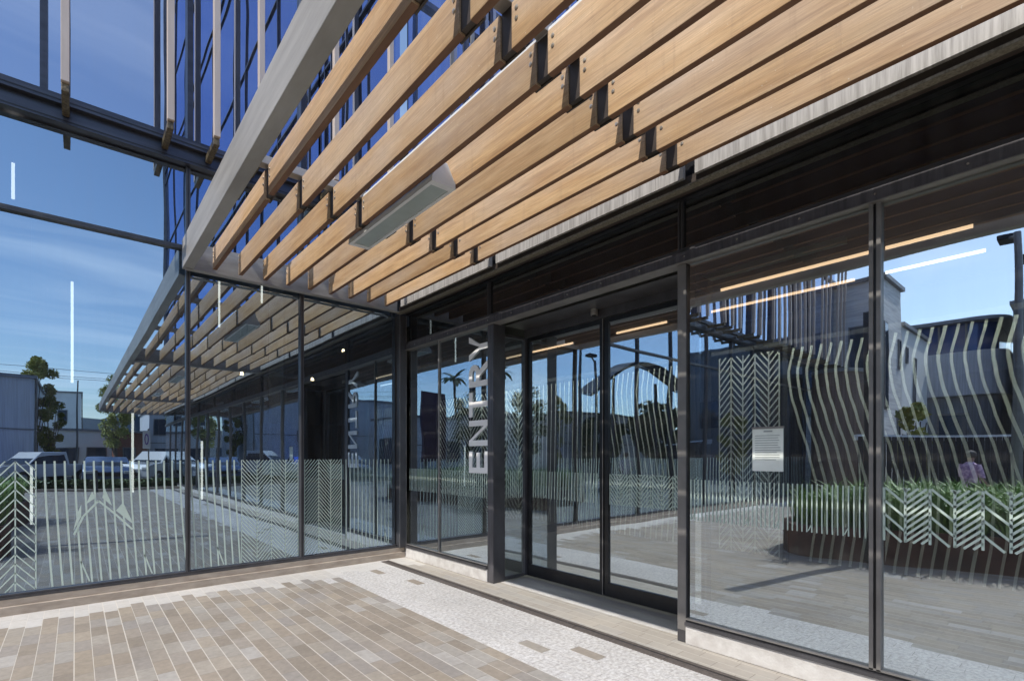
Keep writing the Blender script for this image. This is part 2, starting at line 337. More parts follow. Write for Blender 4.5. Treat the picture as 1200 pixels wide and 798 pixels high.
# ------------------------------------------------------------------ ground and setting
struct(MB().box(-600, 600, -700, 400, -.5, -.03).build('ground', 'earth'))
struct(MB().box(-14, 40, -40, -20.6, -.4, -.012).build('car_park', 'asphalt'))
pv = MB(); pv.box(-34, .17, -20.4, .02, -.3, 0); pv.box(-34, -13.2, .02, 30, -.3, 0)
struct(pv.build('plaza_paving', 'paver'))
struct(MB().box(.171, .26, -4.42, -2.05, -.3, .002).build('pavement_edge', 'whitestone'))
struct(MB().box(.261, .62, -4.6, -1.9, -.3, .004).build('door_threshold', 'galv'))
struct(MB().box(-34, 40, -20.6, -20.4, -.4, .10).build('car_park_kerb', 'concrete'))
for i, x in enumerate((-11, -8.3, -5.6, -2.9, -.2, 2.5, 5.2, 7.9)):
    pass
pk = MB()
for x in (-11.2, -8.6, -6.0, -3.4, -.8, 1.8, 4.4, 7.0): pk.box(x, x + .1, -29.5, -24.2, -.012, -.006)
struct(pk.build('parking_bay_markings', 'paint'))

# kerbs under both glass fronts
kb = MB(); kb.prism([(0., 0), (.3, 0), (.3, .148), (.018, .148), (.018, .085), (0., .080)], 'x', -19, .045)
struct(kb.build('lobby_kerb', 'concrete'))
kb = MB()
for y0, y1 in ((-25.5, -4.50), (-1.94, -.002)):
    kb.box(.045, .3, y0, y1, .002, .148)
struct(kb.build('shopfront_kerb', 'whitestone', bevel=.004))

# slot drain parallel to the shopfront
dr = thing('slot_drain', (-.315, -6, 0), 'dark slot drain strip set in the pavers along the shopfront', 'drain')
d = MB()
for k in range(27):
    y0 = -.06 - k * .9
    d.box(-.375, -.305, y0 - .894, y0, -.02, .005); d.box(-.283, -.25, y0 - .894, y0, -.02, .006)
d.build('grate', 'drain', dr, bevel=.0015)
MB().box(-.305, -.283, -24.4, -.06, -.02, .001).build('slot', 'black', dr)
dl = thing('drain_inlet', (-.30, -2.62, 0), 'small round steel inlet in the slot drain nearest the door column', 'drain')
MB().tube((-.294, -2.62, -.01), (-.294, -2.62, .0085), .018, seg=16).build('inlet_cover', 'bolt', dl)

# ------------------------------------------------------------------ glazing helpers
def pane_x(name, parent, x, y0, y1, z0, z1, mat):      # glass in a plane x = const, outer face towards -x
    b = MB(); t = .012
    b.add([(x, y0, z0), (x, y1, z0), (x, y1, z1), (x, y0, z1)], [(0, 3, 2, 1)], 0)
    b.add([(x + t, y0, z0), (x + t, y1, z0), (x + t, y1, z1), (x + t, y0, z1)], [(0, 1, 2, 3)], 1)
    return b.build(name, [mat, 'clear'], parent, fix=False)
def pane_y(name, parent, y, x0, x1, z0, z1, mat):      # glass in a plane y = const, outer face towards -y
    b = MB(); t = .012
    b.add([(x0, y, z0), (x1, y, z0), (x1, y, z1), (x0, y, z1)], [(0, 1, 2, 3)], 0)
    b.add([(x0, y + t, z0), (x1, y + t, z0), (x1, y + t, z1), (x0, y + t, z1)], [(0, 3, 2, 1)], 1)
    return b.build(name, [mat, 'clear'], parent, fix=False)
def chevrons(rb, a0, spines, a1, z0, z1, step, w, up=True, sparse=1., slope=1.25):
    """herringbone: diagonals run from each boundary line to the spine between"""
    edges = [a0] + spines + [a1]
    for k in range(len(edges) - 1):
        l, r = edges[k], edges[k + 1]
        rise = abs(r - l) * slope
        st = step * (sparse if k % 2 == 0 else 1.)
        sgn = 1 if (k % 2 == 0) != up else -1
        z = z0 - rise
        while z < z1:
            # line from (l, z) to (r, z+rise) (sgn>0) or mirrored; clipped to z0..z1
            pa, pb = ((l, z), (r, z + rise)) if sgn > 0 else ((l, z + rise), (r, z))
            lo, hi = z, z + rise
            t0 = max(0, (z0 - lo) / (hi - lo)); t1 = min(1, (z1 - lo) / (hi - lo))
            if t1 > t0:
                if sgn > 0:
                    p = [(l + (r - l) * t0, lo + (hi - lo) * t0), (l + (r - l) * t1, lo + (hi - lo) * t1)]
                else:
                    p = [(r - (r - l) * t0, lo + (hi - lo) * t0), (r - (r - l) * t1, lo + (hi - lo) * t1)]
                rb.ribbon(p, w)
            z += st
    for s_ in edges: rb.ribbon([(s_, z0), (s_, z1)], w)
def waves(rb, a0, a1, z0, z1, pitch, w, amp, ph0=0., lean=0., cyc=1., n=14):
    c = int((a1 - a0) / pitch)
    for i in range(c + 1):
        a = a0 + i * pitch; ph = ph0 + i * .09
        pts = []
        for k in range(n + 1):
            t = k / n; z = z0 + (z1 - z0) * t
            pts.append((a + amp * math.sin(2 * PI * cyc * t + ph) + lean * (1 - t) ** 2, z))
        rb.ribbon(pts, w)
        if i % 7 == 3:      # a stray twig between two lines
            rb.ribbon([(a + lean * .8, z0 + (z1 - z0) * .18), (a + pitch * .75 + lean, z0 + .01)], w * .8)

# ------------------------------------------------------------------ lobby glass wall (plane y = 0)
GY = .08
lob = thing('lobby_glass_wall', (-2, 0, .15), 'tall mirror glass wall of the lobby on the left, with leaf and wave film', 'glass wall')
LM = [-18.6, -17.2, -15.8, -14.4, -13, -11.6, -10.2, -8.8, -7.4, -6.1, -4.75, -2.661, -1.415]
LEFT = -19.
edges = [LEFT] + LM + [-.06]
for k in range(len(edges) - 1):
    a, b = edges[k], edges[k + 1]
    if b - a < .3: continue
    pane_y('pane', lob, GY, a + .02, b - .02, .19, 3.80, 'glassL')
    pane_y('pane', lob, GY, a + .02, b - .02, 3.84, 4.72, 'glassL')
for x in LM:
    m = MB(); m.box(x - .022, x + .022, .035, .14, .19, 4.73); 
    o = m.build('mullion', 'frame', lob, bevel=.003)
    g = MB(); g.box(x - .004, x + .004, .0315, .036, .19, 4.73).build('mullion_gasket', 'black', o)
m = MB(); m.box(LEFT, -.06, .03, .14, 3.798, 3.842); m.box(LEFT, -.06, .027, .0305, 3.815, 3.823)
m.build('transom', 'frame', lob)
m = MB(); m.box(LEFT, -.06, .035, .15, .172, .192); m.box(LEFT, .045, .02, .15, .150, .170)
m.build('sill', 'frame', lob)
# film: chevrons and waves
z0, z1 = .205, 1.44
def film(fn, name, mat, parent, plane, pos, *a, **k):
    rb = MB(); fn(rb, *a, **k)
    rb.mapv((lambda v: (v[0], pos, v[1])) if plane == 'y' else (lambda v: (pos, v[0], v[1]))); return rb.build(name, mat, parent, fix=False)
FL = lambda fn, *a, **k: film(fn, 'leaf_film', 'frit', lob, 'y', GY - .004, *a, **k)
FL(chevrons, -4.25, [-4.051], -3.909, z0, z1, .088, .010, up=False)
FL(waves, -3.845, -2.70, z0, z1, .0745, .0155, .006, lean=.055, cyc=.6)
FL(waves, -2.63, -2.15, z0, z1, .0745, .0155, .010, lean=.05, cyc=.6)
FL(chevrons, -2.112, [-1.94, -1.776, -1.61], -1.455, z0, z1, .050, .008)
FL(chevrons, -1.372, [-1.19, -1.03], -.884, z0, z1, .050, .008, up=False)
FL(waves, -.82, -.13, z0, z1, .0575, .0095, .003, lean=.0, cyc=.5)
FL(waves, -6.0, -4.8, z0, z1, .0745, .0155, .01, lean=.05, cyc=.6)
FL(chevrons, -4.70, [-4.48], -4.26, z0, z1, .075, .010, up=True)
FL(chevrons, -8.7, [-8.4, -8.1, -7.8], -7.5, z0, z1, .08, .012)
FL(waves, -7.3, -6.2, z0, z1, .0745, .0155, .01, cyc=.6)
FL(waves, -18.4, -8.9, z0, z1, .15, .022, .02, cyc=.6)
# the large leaf motif
rb = MB()
rb.ribbon([(-3.63, .70), (-3.56, .88), (-3.44, 1.03), (-3.31, .89), (-3.16, .71)], .018)
for pts in ([(-3.635, .74), (-3.60, .93), (-3.575, 1.0), (-3.575, .88)], [(-3.54, 1.0), (-3.49, 1.13), (-3.465, 1.06)], [(-3.41, 1.06), (-3.39, 1.16), (-3.33, .97)], [(-3.30, .92), (-3.24, 1.0), (-3.15, .76)]):
    n = len(rb.v); rb.v += [(p[0], p[1], 0) for p in pts]; rb.f.append(tuple(range(n, n + len(pts)))); rb.m.append(0)
rb.mapv(lambda v: (v[0], GY - .006, v[1])).build('leaf_motif', 'frit', lob, fix=False)

# corner post
cp = MB(); cp.box(-.062, .04, -.035, .14, .15, 3.53); cp.box(-.066, -.056, -.039, -.028, .15, 3.53, 1); cp.box(.036, .046, -.041, -.031, .15, 3.53, 1)
tag(cp.build('corner_post', ['frame', 'framel'], bevel=.002), 'dark steel post in the inside corner between the two glass walls', 'post')

# floor beam and upper storeys, lobby wing
fb = thing('floor_edge_beam', (-2, 0, 4.73), 'long blue black beam across the lobby glass wall under the upper windows', 'beam')
b = MB(); b.box(LEFT, .0, -.045, .14, 4.735, 4.79); b.box(LEFT, .0, -.012, .14, 4.791, 4.90); b.box(LEFT, .0, -.075, .14, 4.901, 4.965); b.box(LEFT, .0, -.02, .14, 4.966, 5.02)
b.build('beam_casing', 'beam', fb)
b = MB(); b.box(LEFT, .0, -.0485, -.0455, 4.752, 4.764); b.box(LEFT, 0., -.0785, -.0755, 4.93, 4.94); b.build('beam_gasket', 'black', fb)

uw = thing('upper_window_wall', (-2, 0, 5.02), 'upper storey windows of the lobby wing with tall champagne fins standing in front', 'window wall')
TOP = 13.2
FX = [-3.69, -2.89, -2.48, -2.04, -1.19, -.45]
x = -4.9
while x > -18.6:
    FX.append(x); x -= random.choice((.42, .42, .84))
def fin_mesh(): 
    b = MB(); b.box(-.03, .03, -.035, .035, 0, TOP - 4.98)
    return b
FP = None
def add_fin(px, py, rz, parent):
    global FP
    if FP is None:
        FP = fin_mesh().build('fin', 'fin', bevel=.003)
        o = FP
        br = MB(); br.box(-.028, .028, -.0, .46, -.075, -.004); FP_b = br.build('fin_bracket', 'brass', bevel=.004)
        FP_b.parent = FP
    else:
        o = FP.copy(); COL.objects.link(o)
        for ch in [c for c in children(FP)][:1]:
            c2 = ch.copy(); COL.objects.link(c2); c2.parent = o
    o.parent = parent; o.matrix_parent_inverse = parent_inv(parent)
    o.location = (px, py, 4.88); o.rotation_euler = (0, 0, rz)
    return o
for x in FX: add_fin(x, -.50, 0, uw)
thin = [-3.85, -2.648, -1.42] + [x for x in [-5.3, -6.9, -8.2, -9.9, -11.3, -12.8, -14.6, -16.2]]
for x in thin:
    b = MB(); b.box(x - .028, x + .028, -.02, .12, 5.02, TOP); b.box(x - .006, x + .006, -.0235, -.0205, 5.02, TOP); b.build('mullion', 'beam', uw)
for z in (8.35, 8.95, 12.4):
    b = MB(); b.box(LEFT, 0, -.012, .12, z - .04, z + .04); b.build('transom', 'beam', uw)
for za, zb in ((5.02, 8.31), (8.39, 8.91), (8.99, 12.36), (12.44, TOP)):
    xs = [LEFT, -14.6, -10, -6.9, -3.85, -2.648, -1.19, 0]
    for a, c in zip(xs[:-1], xs[1:]): pane_y('upper_pane', uw, .06, a + .01, c - .01, za, zb, 'glassU')
b = MB(); b.box(LEFT, 0., -.1, .3, TOP, TOP + .25); b.build('parapet', 'beam', uw)

# upper storeys over the shopfront
us = thing('shopfront_upper_windows', (0, -6, 3.95), 'upper windows above the timber canopy seen between its slats', 'window wall')
TR = 33.
ys = [-25.5, -22.5, -19.5, -16.5, -13.5, -10.5, -9, -7.5, -6, -4.5, -3, -1.5, -.02]
for y in ys[1:-1]: MB().box(.02, .12, y - .014, y + .014, 3.95, TR).build('mullion', 'beam', us)
zs = [3.95, 4.85, 8.35, 8.95, 12.4, 15.9, 16.5, 20, 23.5, 24.1, 27.6, TR]
for z in zs[1:-1]: MB().box(.024, .12, -25.5, -.02, z - .02, z + .02).build('transom', 'beam', us)
for za, zb in zip(zs[:-1], zs[1:]):
    for a, c in ((-25.5, -13.5), (-13.5, -6), (-6, -.02)): pane_x('upper_pane', us, .06, a + .01, c - .01, za + .02, zb - .02, 'glassV')
MB().box(-.02, .3, -25.5, 0, TR + .001, TR + .3).build('parapet', 'beam', us)
MB().box(-.06, .1, -25.6, -25.52, 3.9, TR).build('corner_trim', 'framel', us)
for y in (-1.35, -1.78, -2.45, -3.6): MB().box(-.07, -.022, y - .010, y + .010, 3.96, TR).build('pale_blade', 'framel', us)

# ------------------------------------------------------------------ shopfront (plane x = .08)
GX = .08
sf = thing('shopfront_glass_wall', (0, -5, .15), 'dark framed shopfront glazing along the right, mirroring the plaza', 'glass wall')
RM = [-5.755, -7.55, -9.35, -11.15, -12.95, -14.75, -16.55, -18.35, -20.15, -21.95, -23.75]
ys = [-.04, -.871, -1.94]
pane_x('pane', sf, GX, -.85, -.05, .19, 3.02, 'glassR'); pane_x('pane', sf, GX, -1.93, -.89, .19, 3.02, 'glassR')
e = [-4.5] + RM + [-25.5]
for a, b_ in zip(e[:-1], e[1:]):
    pane_x('pane', sf, GX, b_ + .02, a - .02, .19, 3.02, 'glassR')
m = MB(); m.tube((.07, -.871, .19), (.07, -.871, 3.03), .014, seg=12); m.build('slim_mullion', 'framel', sf)
for y in RM:
    m = MB(); m.box(.045, .15, y - .030, y - .008, .19, 3.03); m.box(.045, .15, y + .008, y + .030, .19, 3.03); m.box(.06, .15, y - .0085, y + .0085, .19, 3.03, 1)
    m.build('mullion', ['framel', 'black'], sf)
for y0, y1 in ((-25.5, -4.50), (-1.94, -.035)):
    m = MB(); m.box(.03, .16, y0, y1, .150, .176); m.box(.052, .16, y0, y1, .176, .192, 1); m.box(.045, .16, y0, y1, .192, .202, 2)
    m.build('sill', ['frame', 'black', 'framel'], sf)
# clerestory
m = MB(); m.box(.03, .16, -25.5, -.036, 3.035, 3.115); m.box(.02, .16, -25.5, -.036, 3.028, 3.0345, 1); m.box(.05, .16, -25.5, -.036, 3.116, 3.15, 2)
m.build('transom', ['transom', 'framel', 'frame'], sf, bevel=0)
sc = MB().tube((.019, 0, 0), (.014, 0, 0), .006, seg=8).build('screw', 'bolt', sf)
sc.location = (.011, -.3, 3.075)
for k in range(1, 24):
    c = sc.copy(); COL.objects.link(c); c.location = (.011, -.3 - .42 * k, 3.075)
cl = [-.036, -1.96, -4.45, -7.5, -10.5, -13.5, -16.5, -19.5, -22.5, -25.5]
for a, b_ in zip(cl[:-1], cl[1:]):
    pane_x('clerestory_pane', sf, GX, b_ + .015, a - .015, 3.15, 3.535, 'glassC')
for y in cl[1:-1]:
    m = MB(); m.box(.05, .15, y - .02, y - .006, 3.15, 3.535); m.box(.05, .15, y + .006, y + .02, 3.15, 3.535); m.box(.065, .15, y - .0065, y + .0065, 3.15, 3.535, 1); m.build('clerestory_mullion', ['frame', 'black'], sf)
m = MB(); m.box(.032, .2, -25.5, -.036, 3.536, 3.95); m.build('head_panel', 'black', sf)
# film band on the shopfront
zb0, zb1 = .985, 1.305
FS = lambda fn, *a, **k: film(fn, 'film_band', 'frit', sf, 'x', GX - .004, *a, **k)
FS(waves, -1.90, -.90, zb0, zb1, .040, .009, .0, cyc=.3, n=3)
FS(waves, -.84, -.08, zb0, zb1, .040, .009, .0, cyc=.3, n=3)
FS(waves, -5.70, -4.53, zb0, zb1, .030, .0075, .001, cyc=.5, n=4)
FS(chevrons, -7.52, [-7.35, -7.2, -7.05, -6.9, -6.75, -6.61, -6.476, -6.343, -6.235, -6.12, -6.012, -5.898], -5.795, zb0, zb1, .037, .0125, up=False, sparse=2.2, slope=.95)

# columns
for nm, y0, y1, x1, lab in (('c', -2.05, -1.938, .235, 'square dark steel column on the left side of the sliding door'), ('d', -4.50, -4.42, .20, 'square dark steel column on the right side of the sliding door')):
    cmb = MB(); cmb.box(.06, x1, y0, y1, .0021, 3.029)
    t = thing('steel_column', (.1, (y0 + y1) / 2, 0), lab, 'column', 'columns at the entrance')
    cmb.build('column_shaft', 'frame', t, bevel=.004)
    if nm == 'd': MB().box(.0562, .0598, y0 + .004, y1 - .004, .10, 3.025).build('face_strip', 'framel', t)
    else: MB().box(.0562, .0598, y0 + .004, y1 - .004, .006, 3.02).build('face_strip', 'transom', t)

# entrance doors, recessed
DX = .57
dr = thing('sliding_entrance_door', (DX, -3.26, 0), 'recessed glass sliding doors with dark bottom rails between two columns', 'door')
def leaf(y0, y1):
    f = MB(); f.box(DX, DX + .04, y0, y0 + .05, .03, 2.93); f.box(DX, DX + .04, y1 - .05, y1, .03, 2.93); f.box(DX + .001, DX + .039, y0 + .05, y1 - .05, .03, .17); f.box(DX + .001, DX + .039, y0 + .05, y1 - .05, 2.88, 2.93)
    o = f.build('door_leaf', 'black', dr)
    pane_x('leaf_glass', o, DX + .018, y0 + .05, y1 - .05, .17, 2.88, 'glassR')
    MB().box(DX - .004, DX - .001, y0 + .003, y0 + .012, .03, 2.93).build('leaf_edge', 'framel', o)
leaf(-3.255, -2.08); leaf(-4.40, -3.27)
f = MB(); f.box(.545, .64, -4.42, -2.05, 2.935, 3.028); f.build('door_header', 'frame', dr)
f = MB(); f.box(.236, .64, -4.42, -2.05, 3.029, 3.034); f.build('recess_soffit', 'frame', dr)
f = MB(); f.box(.53, .61, -2.075, -2.035, .03, 2.93); f.box(.235, .53, -2.06, -2.04, .02, .06); f.box(.235, .53, -2.06, -2.04, 2.90, 2.93); f.build('side_frame', 'frame', dr)
f = MB(); f.box(.53, .61, -4.42, -4.405, .03, 2.93); f.box(.2, .53, -4.44, -4.42, .02, .06); f.box(.2, .53, -4.44, -4.42, 2.90, 2.93); f.build('side_frame', 'frame', dr)
pane_y('side_glass', dr, -2.05, .236, .53, .06, 2.90, 'glassR')
film(waves, 'film_band', 'frit', dr, 'x', DX + .012, -3.16, -2.13, zb0, zb1, .045, .009, .004, cyc=.5, n=4)
film(chevrons, 'film_band', 'frit', dr, 'x', DX + .012, -4.34, [-4.18, -4.06, -3.94, -3.82, -3.70, -3.58, -3.46], -3.33, zb0, zb1, .045, .008, up=True)
rb = MB(); waves(rb, .25, .52, zb0, zb1, .032, .007, .002, cyc=.5, n=4)
rb.mapv(lambda v: (v[0], -2.054, v[1])).build('film_band', 'frit', dr, fix=False)
ms = thing('motion_sensor', (.5, -3.19, 2.99), 'small round steel motion sensor under the soffit above the doors', 'sensor')
MB().tube((.50, -3.19, 2.965), (.50, -3.19, 3.028), .038, seg=20).build('sensor_body', 'bolt', ms)
MB().tube((.50, -3.19, 2.955), (.50, -3.19, 2.9648), .026, seg=20).build('sensor_lens', 'black', ms)

# entry sign, reads bottom to top
es = thing('entry_sign', (.07, -2.0, 1.28), 'vertical silver lettering reading ENTRY on the glass beside the left door column', 'sign')
YB, CH = -1.932, .375      # baseline y, cap height towards +y
SW = .078
def stroke_poly(mb, pts):   # pts in (u along z, v cap 0..1)
    vs = [(.0655, YB + v * CH, u) for u, v in pts] + [(.0715, YB + v * CH, u) for u, v in pts]
    n = len(pts)
    mb.add(vs, [tuple(range(n)), tuple(range(2 * n - 1, n - 1, -1))] + [(i, i + n, (i + 1) % n + n, (i + 1) % n) for i in range(n)])
def rectuv(mb, u0, u1, v0, v1): stroke_poly(mb, [(u0, v0), (u1, v0), (u1, v1), (u0, v1)])
w = SW / 1.15; hv = w / CH
b = MB(); z = 1.28; rectuv(b, z, z + w, 0, 1); rectuv(b, z + w, z + .265, 0, hv); rectuv(b, z + w, z + .25, .5 - hv / 2, .5 + hv / 2); rectuv(b, z + w, z + .265, 1 - hv, 1); b.build('letter', 'sign', es)
b = MB(); z = 1.61; rectuv(b, z, z + w, 0, 1); rectuv(b, z + .31 - w, z + .31, 0, 1); stroke_poly(b, [(z + w, 1 - .02), (z + w, .80), (z + .31 - w, .02), (z + .31 - w, .20)]); b.build('letter', 'sign', es)
b = MB(); z = 1.965; rectuv(b, z + .15 - w / 2, z + .15 + w / 2, 0, 1 - hv); rectuv(b, z, z + .30, 1 - hv, 1); b.build('letter', 'sign', es)
b = MB(); z = 2.33; rectuv(b, z, z + w, 0, 1)
arc = []
for i in range(13):
    t = PI / 2 - PI * i / 12; arc.append((t, math.cos(t), math.sin(t)))
cu, cv, ro = z + .155, .72, .28
for i in range(12):
    (t0, c0, s0), (t1, c1, s1) = arc[i], arc[i + 1]
    R1u, R1v, R2u, R2v = .115, .28, .115 - w, .28 - hv
    stroke_poly(b, [(cu + R1u * c0, cv + R1v * s0), (cu + R1u * c1, cv + R1v * s1), (cu + R2u * c1, cv + R2v * s1), (cu + R2u * c0, cv + R2v * s0)])
rectuv(b, z + w, cu, 1 - hv, 1); rectuv(b, z + w, cu, .44, .44 + hv)
stroke_poly(b, [(z + .12, .44), (z + .12 + w * 1.15, .44), (z + .30, 0), (z + .30 - w * 1.2, 0)]); b.build('letter', 'sign', es)
b = MB(); z = 2.655; rectuv(b, z + .15 - w / 2, z + .15 + w / 2, 0, .44); stroke_poly(b, [(z + .15 - w / 2, .44), (z + .15, .44), (z + w * 1.1, 1), (z, 1)]); stroke_poly(b, [(z + .15, .44), (z + .15 + w / 2, .44), (z + .30, 1), (z + .30 - w * 1.1, 1)])
b.build('letter', 'sign', es)

# notice on the glass
nt_ = thing('notice_sheet', (.1, -5.12, 1.38), 'pale paper notice fixed behind the shopfront glass right of the door', 'notice')
MB().box(.0745, .0775, -5.221, -5.012, 1.385, 1.69).build('paper_sheet', 'paper', nt_)
b = MB(); z = 1.655
random.seed(3)
b.box(.0735, .0744, -5.15, -5.09, 1.662, 1.672)
for k in range(11):
    z = 1.635 - k * .017; b.box(.0735, .0744, -5.205 + random.random() * .03, -5.03, z, z + .004)
b.build('faded_print', 'ink', nt_)
MB().box(.070, .0735, -5.225, -5.008, 1.685, 1.70).build('clip_strip', 'framel', nt_)

# ------------------------------------------------------------------ timber canopy
SLX = [-2.45 + .263 * i for i in range(9)]
ZB, ZT = 3.588, 3.828
mesh_cache = {}
def slat_obj(x, y0, y1, parent):
    L_ = round(y1 - y0, 3)
    if L_ not in mesh_cache:
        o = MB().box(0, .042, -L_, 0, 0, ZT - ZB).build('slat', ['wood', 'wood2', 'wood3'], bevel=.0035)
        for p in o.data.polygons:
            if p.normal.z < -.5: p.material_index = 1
            elif p.normal.x > .5: p.material_index = 2  # inner face takes the painted shade tone
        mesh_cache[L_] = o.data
    else:
        o = bpy.data.objects.new('slat', mesh_cache[L_]); COL.objects.link(o)
    o.parent = parent; o.matrix_parent_inverse = parent_inv(parent); o.location = (x, y1, ZB)
    return o
boltme = None
def bolts(o, L_, two=True):
    global boltme
    if boltme is None:
        b = MB(); b.tube((-.004, 0, 0), (.001, 0, 0), .012, seg=12); b.tube((-.0075, 0, 0), (-.0041, 0, 0), .007, .0085, seg=8)
        q = b.build('bolt', 'bolt'); boltme = q.data; bpy.data.objects.remove(q)
    for yy in (-.04, -L_ + .04):
        for zz in (.19, .135):
            q = bpy.data.objects.new('bolt', boltme); COL.objects.link(q); q.parent = o; q.location = (0, yy, zz)
def canopy(ystart, bays, name_label, with_bolts, group):
    """bays: list of (y_near_wall, y_far) ; ystart = y of wall-side end plate"""
    yend = bays[-1][1] - .12
    t = thing('timber_canopy', (-1.4, ystart, ZB), name_label, 'canopy', group)
    ob = MB(); ob.prism([(-2.73, 3.555), (-2.625, 3.555), (-2.625, 3.565), (-2.70, 3.568), (-2.72, 3.86), (-2.64, 3.865), (-2.64, 3.875), (-2.73, 3.875)], 'y', yend, ystart)
    ob2 = MB(); ob2.box(-2.73, -2.63, yend, ystart, 3.555, 3.872)
    ob2.build('outer_beam', 'galv', t, bevel=.005)
    for ye, s in ((ystart, -1), (yend, 1)):
        p = MB(); p.box(-2.629, -.105, ye + s * .004, ye + s * .016, 3.566, 3.868); p.box(-2.7, -.06, ye + s * .001, ye + s * .085, 3.549, 3.5545)
        p.build('end_plate', 'galv', t)
    for j, (ya, yb) in enumerate(bays):
        for i, x in enumerate(SLX):
            o = slat_obj(x, yb, ya, t)
            if with_bolts: bolts(o, ya - yb)
        # fascia against the building
        f = MB(); f.box(-.10, -.070, yb + .0, ya - .0, 3.62, 3.87); f.build('wall_fascia', 'fascia', t)
        if j < len(bays) - 1:
            yc = (yb + bays[j + 1][0]) / 2
            c = MB(); c.box(-2.628, -.08, yc - .045, yc + .045, 3.832, 3.90)
            c.build('cross_beam', 'galv', t, bevel=.004)
            for x in SLX:
                if 'hp' not in mesh_cache:
                    h = MB(); h.box(.044, .056, -.10, .10, 3.59, 3.8315); h.box(.012, .043, -.046, .046, 3.60, 3.8315)
                    o = h.build('hanger_plate', 'dkbrown'); mesh_cache['hp'] = o.data
                else:
                    o = bpy.data.objects.new('hanger_plate', mesh_cache['hp']); COL.objects.link(o)
                o.parent = t; o.matrix_parent_inverse = parent_inv(t); o.location = (x, yc, 0)
    g = MB(); g.box(-.066, .03, yend, ystart, 3.556, 3.64); g.build('recess_strip', 'dkbrown', t)
    g = MB(); g.box(-.108, -.045, yend, ystart, 3.538, 3.5545); g.build('bottom_flange', 'flange', t)
    return t
B1 = [(-.12, -2.19), (-2.285, -4.565), (-4.66, -6.94)]
can = canopy(-.022, B1, 'cedar slat canopy over the entrance, meeting the lobby glass wall', True, 'timber slat canopies')
MB().box(SLX[3] + .008, SLX[3] + .034, -6.9, -2.3, ZT + .0005, ZT + .022).build('cable_trunking', 'white', can)
def bays_from(y, n, l=2.28, g=.095):
    r = []
    for k in range(n): r.append((y, y - l)); y -= l + g
    return r
canopy(-7.10, bays_from(-7.24, 4), 'second slat canopy behind the viewer, mirrored beyond the entrance canopy', False, 'timber slat canopies')
canopy(-16.85, bays_from(-17.0, 3, 2.5), 'farthest slat canopy, ending beside the car park', False, 'timber slat canopies')

# light fittings between the slats
def fitting(y0, y1, label):
    x0, x1 = SLX[3] + .047, SLX[4] - .005
    t = thing('canopy_light', ((x0 + x1) / 2, (y0 + y1) / 2, 3.56), label, 'light fitting', 'light fittings in the canopies')
    b = MB(); xm = (x0 + x1) / 2
    b.prism([(x0, 3.562), (x0, 3.585), (xm - .03, 3.72), (xm + .03, 3.72), (x1, 3.585), (x1, 3.562)], 'y', y0, y1)
    b.build('housing', 'white', t, bevel=.003)
    f = MB(); f.box(x0, x0 + .028, y0, y1, 3.545, 3.5615); f.box(x1 - .028, x1, y0, y1, 3.545, 3.5615); f.box(x0 + .028, x1 - .028, y0, y0 + .06, 3.545, 3.5615); f.box(x0 + .028, x1 - .028, y1 - .06, y1, 3.545, 3.5615)
    f.build('frame', 'white', t)
    MB().box(x0 + .0285, x1 - .0285, y0 + .0605, y1 - .0605, 3.553, 3.561).build('lens', 'lens', t)
fitting(-3.40, -1.88, 'long white light fitting between slats above the door')
fitting(-10.4, -8.9, 'white light fitting in the second canopy, nearest the viewer')
fitting(-14.8, -13.3, 'white light fitting in the second canopy, toward the car park')
fitting(-20.6, -19.1, 'white light fitting in the farthest canopy')

# ------------------------------------------------------------------ interiors
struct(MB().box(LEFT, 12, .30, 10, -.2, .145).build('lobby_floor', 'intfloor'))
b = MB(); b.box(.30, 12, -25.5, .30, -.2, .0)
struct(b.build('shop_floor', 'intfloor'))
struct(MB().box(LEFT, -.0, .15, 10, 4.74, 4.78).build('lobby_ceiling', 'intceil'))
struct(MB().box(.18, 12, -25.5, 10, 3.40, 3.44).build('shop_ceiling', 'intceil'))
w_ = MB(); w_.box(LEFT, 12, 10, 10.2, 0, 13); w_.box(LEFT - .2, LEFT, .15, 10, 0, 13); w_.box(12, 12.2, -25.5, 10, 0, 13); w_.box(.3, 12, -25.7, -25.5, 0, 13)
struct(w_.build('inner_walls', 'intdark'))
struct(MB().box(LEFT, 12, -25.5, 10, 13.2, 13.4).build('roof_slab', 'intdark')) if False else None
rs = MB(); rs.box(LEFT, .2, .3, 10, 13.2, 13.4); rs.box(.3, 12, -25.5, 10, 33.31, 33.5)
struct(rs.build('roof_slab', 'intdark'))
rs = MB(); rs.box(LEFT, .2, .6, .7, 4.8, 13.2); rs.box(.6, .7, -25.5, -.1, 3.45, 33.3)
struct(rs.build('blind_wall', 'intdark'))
# timber panels deep in the lobby and a round column
tp = thing('timber_panel_wall', (1.2, 6, 0), 'dark timber panels deep inside the lobby', 'wall panel')
b = MB()
for k in range(18): b.box(-4 + k * .42, -4 + k * .42 + .26, 6.0, 6.08, .15, 4.6)
b.build('panel_boards', 'intwood', tp)
ic = MB().tube((-1.03, 2.5, .146), (-1.03, 2.5, 4.74), .11, seg=28); tag(ic.build('round_column', 'intcol', smooth=False), 'pale round column inside the lobby behind the middle glass pane', 'column')
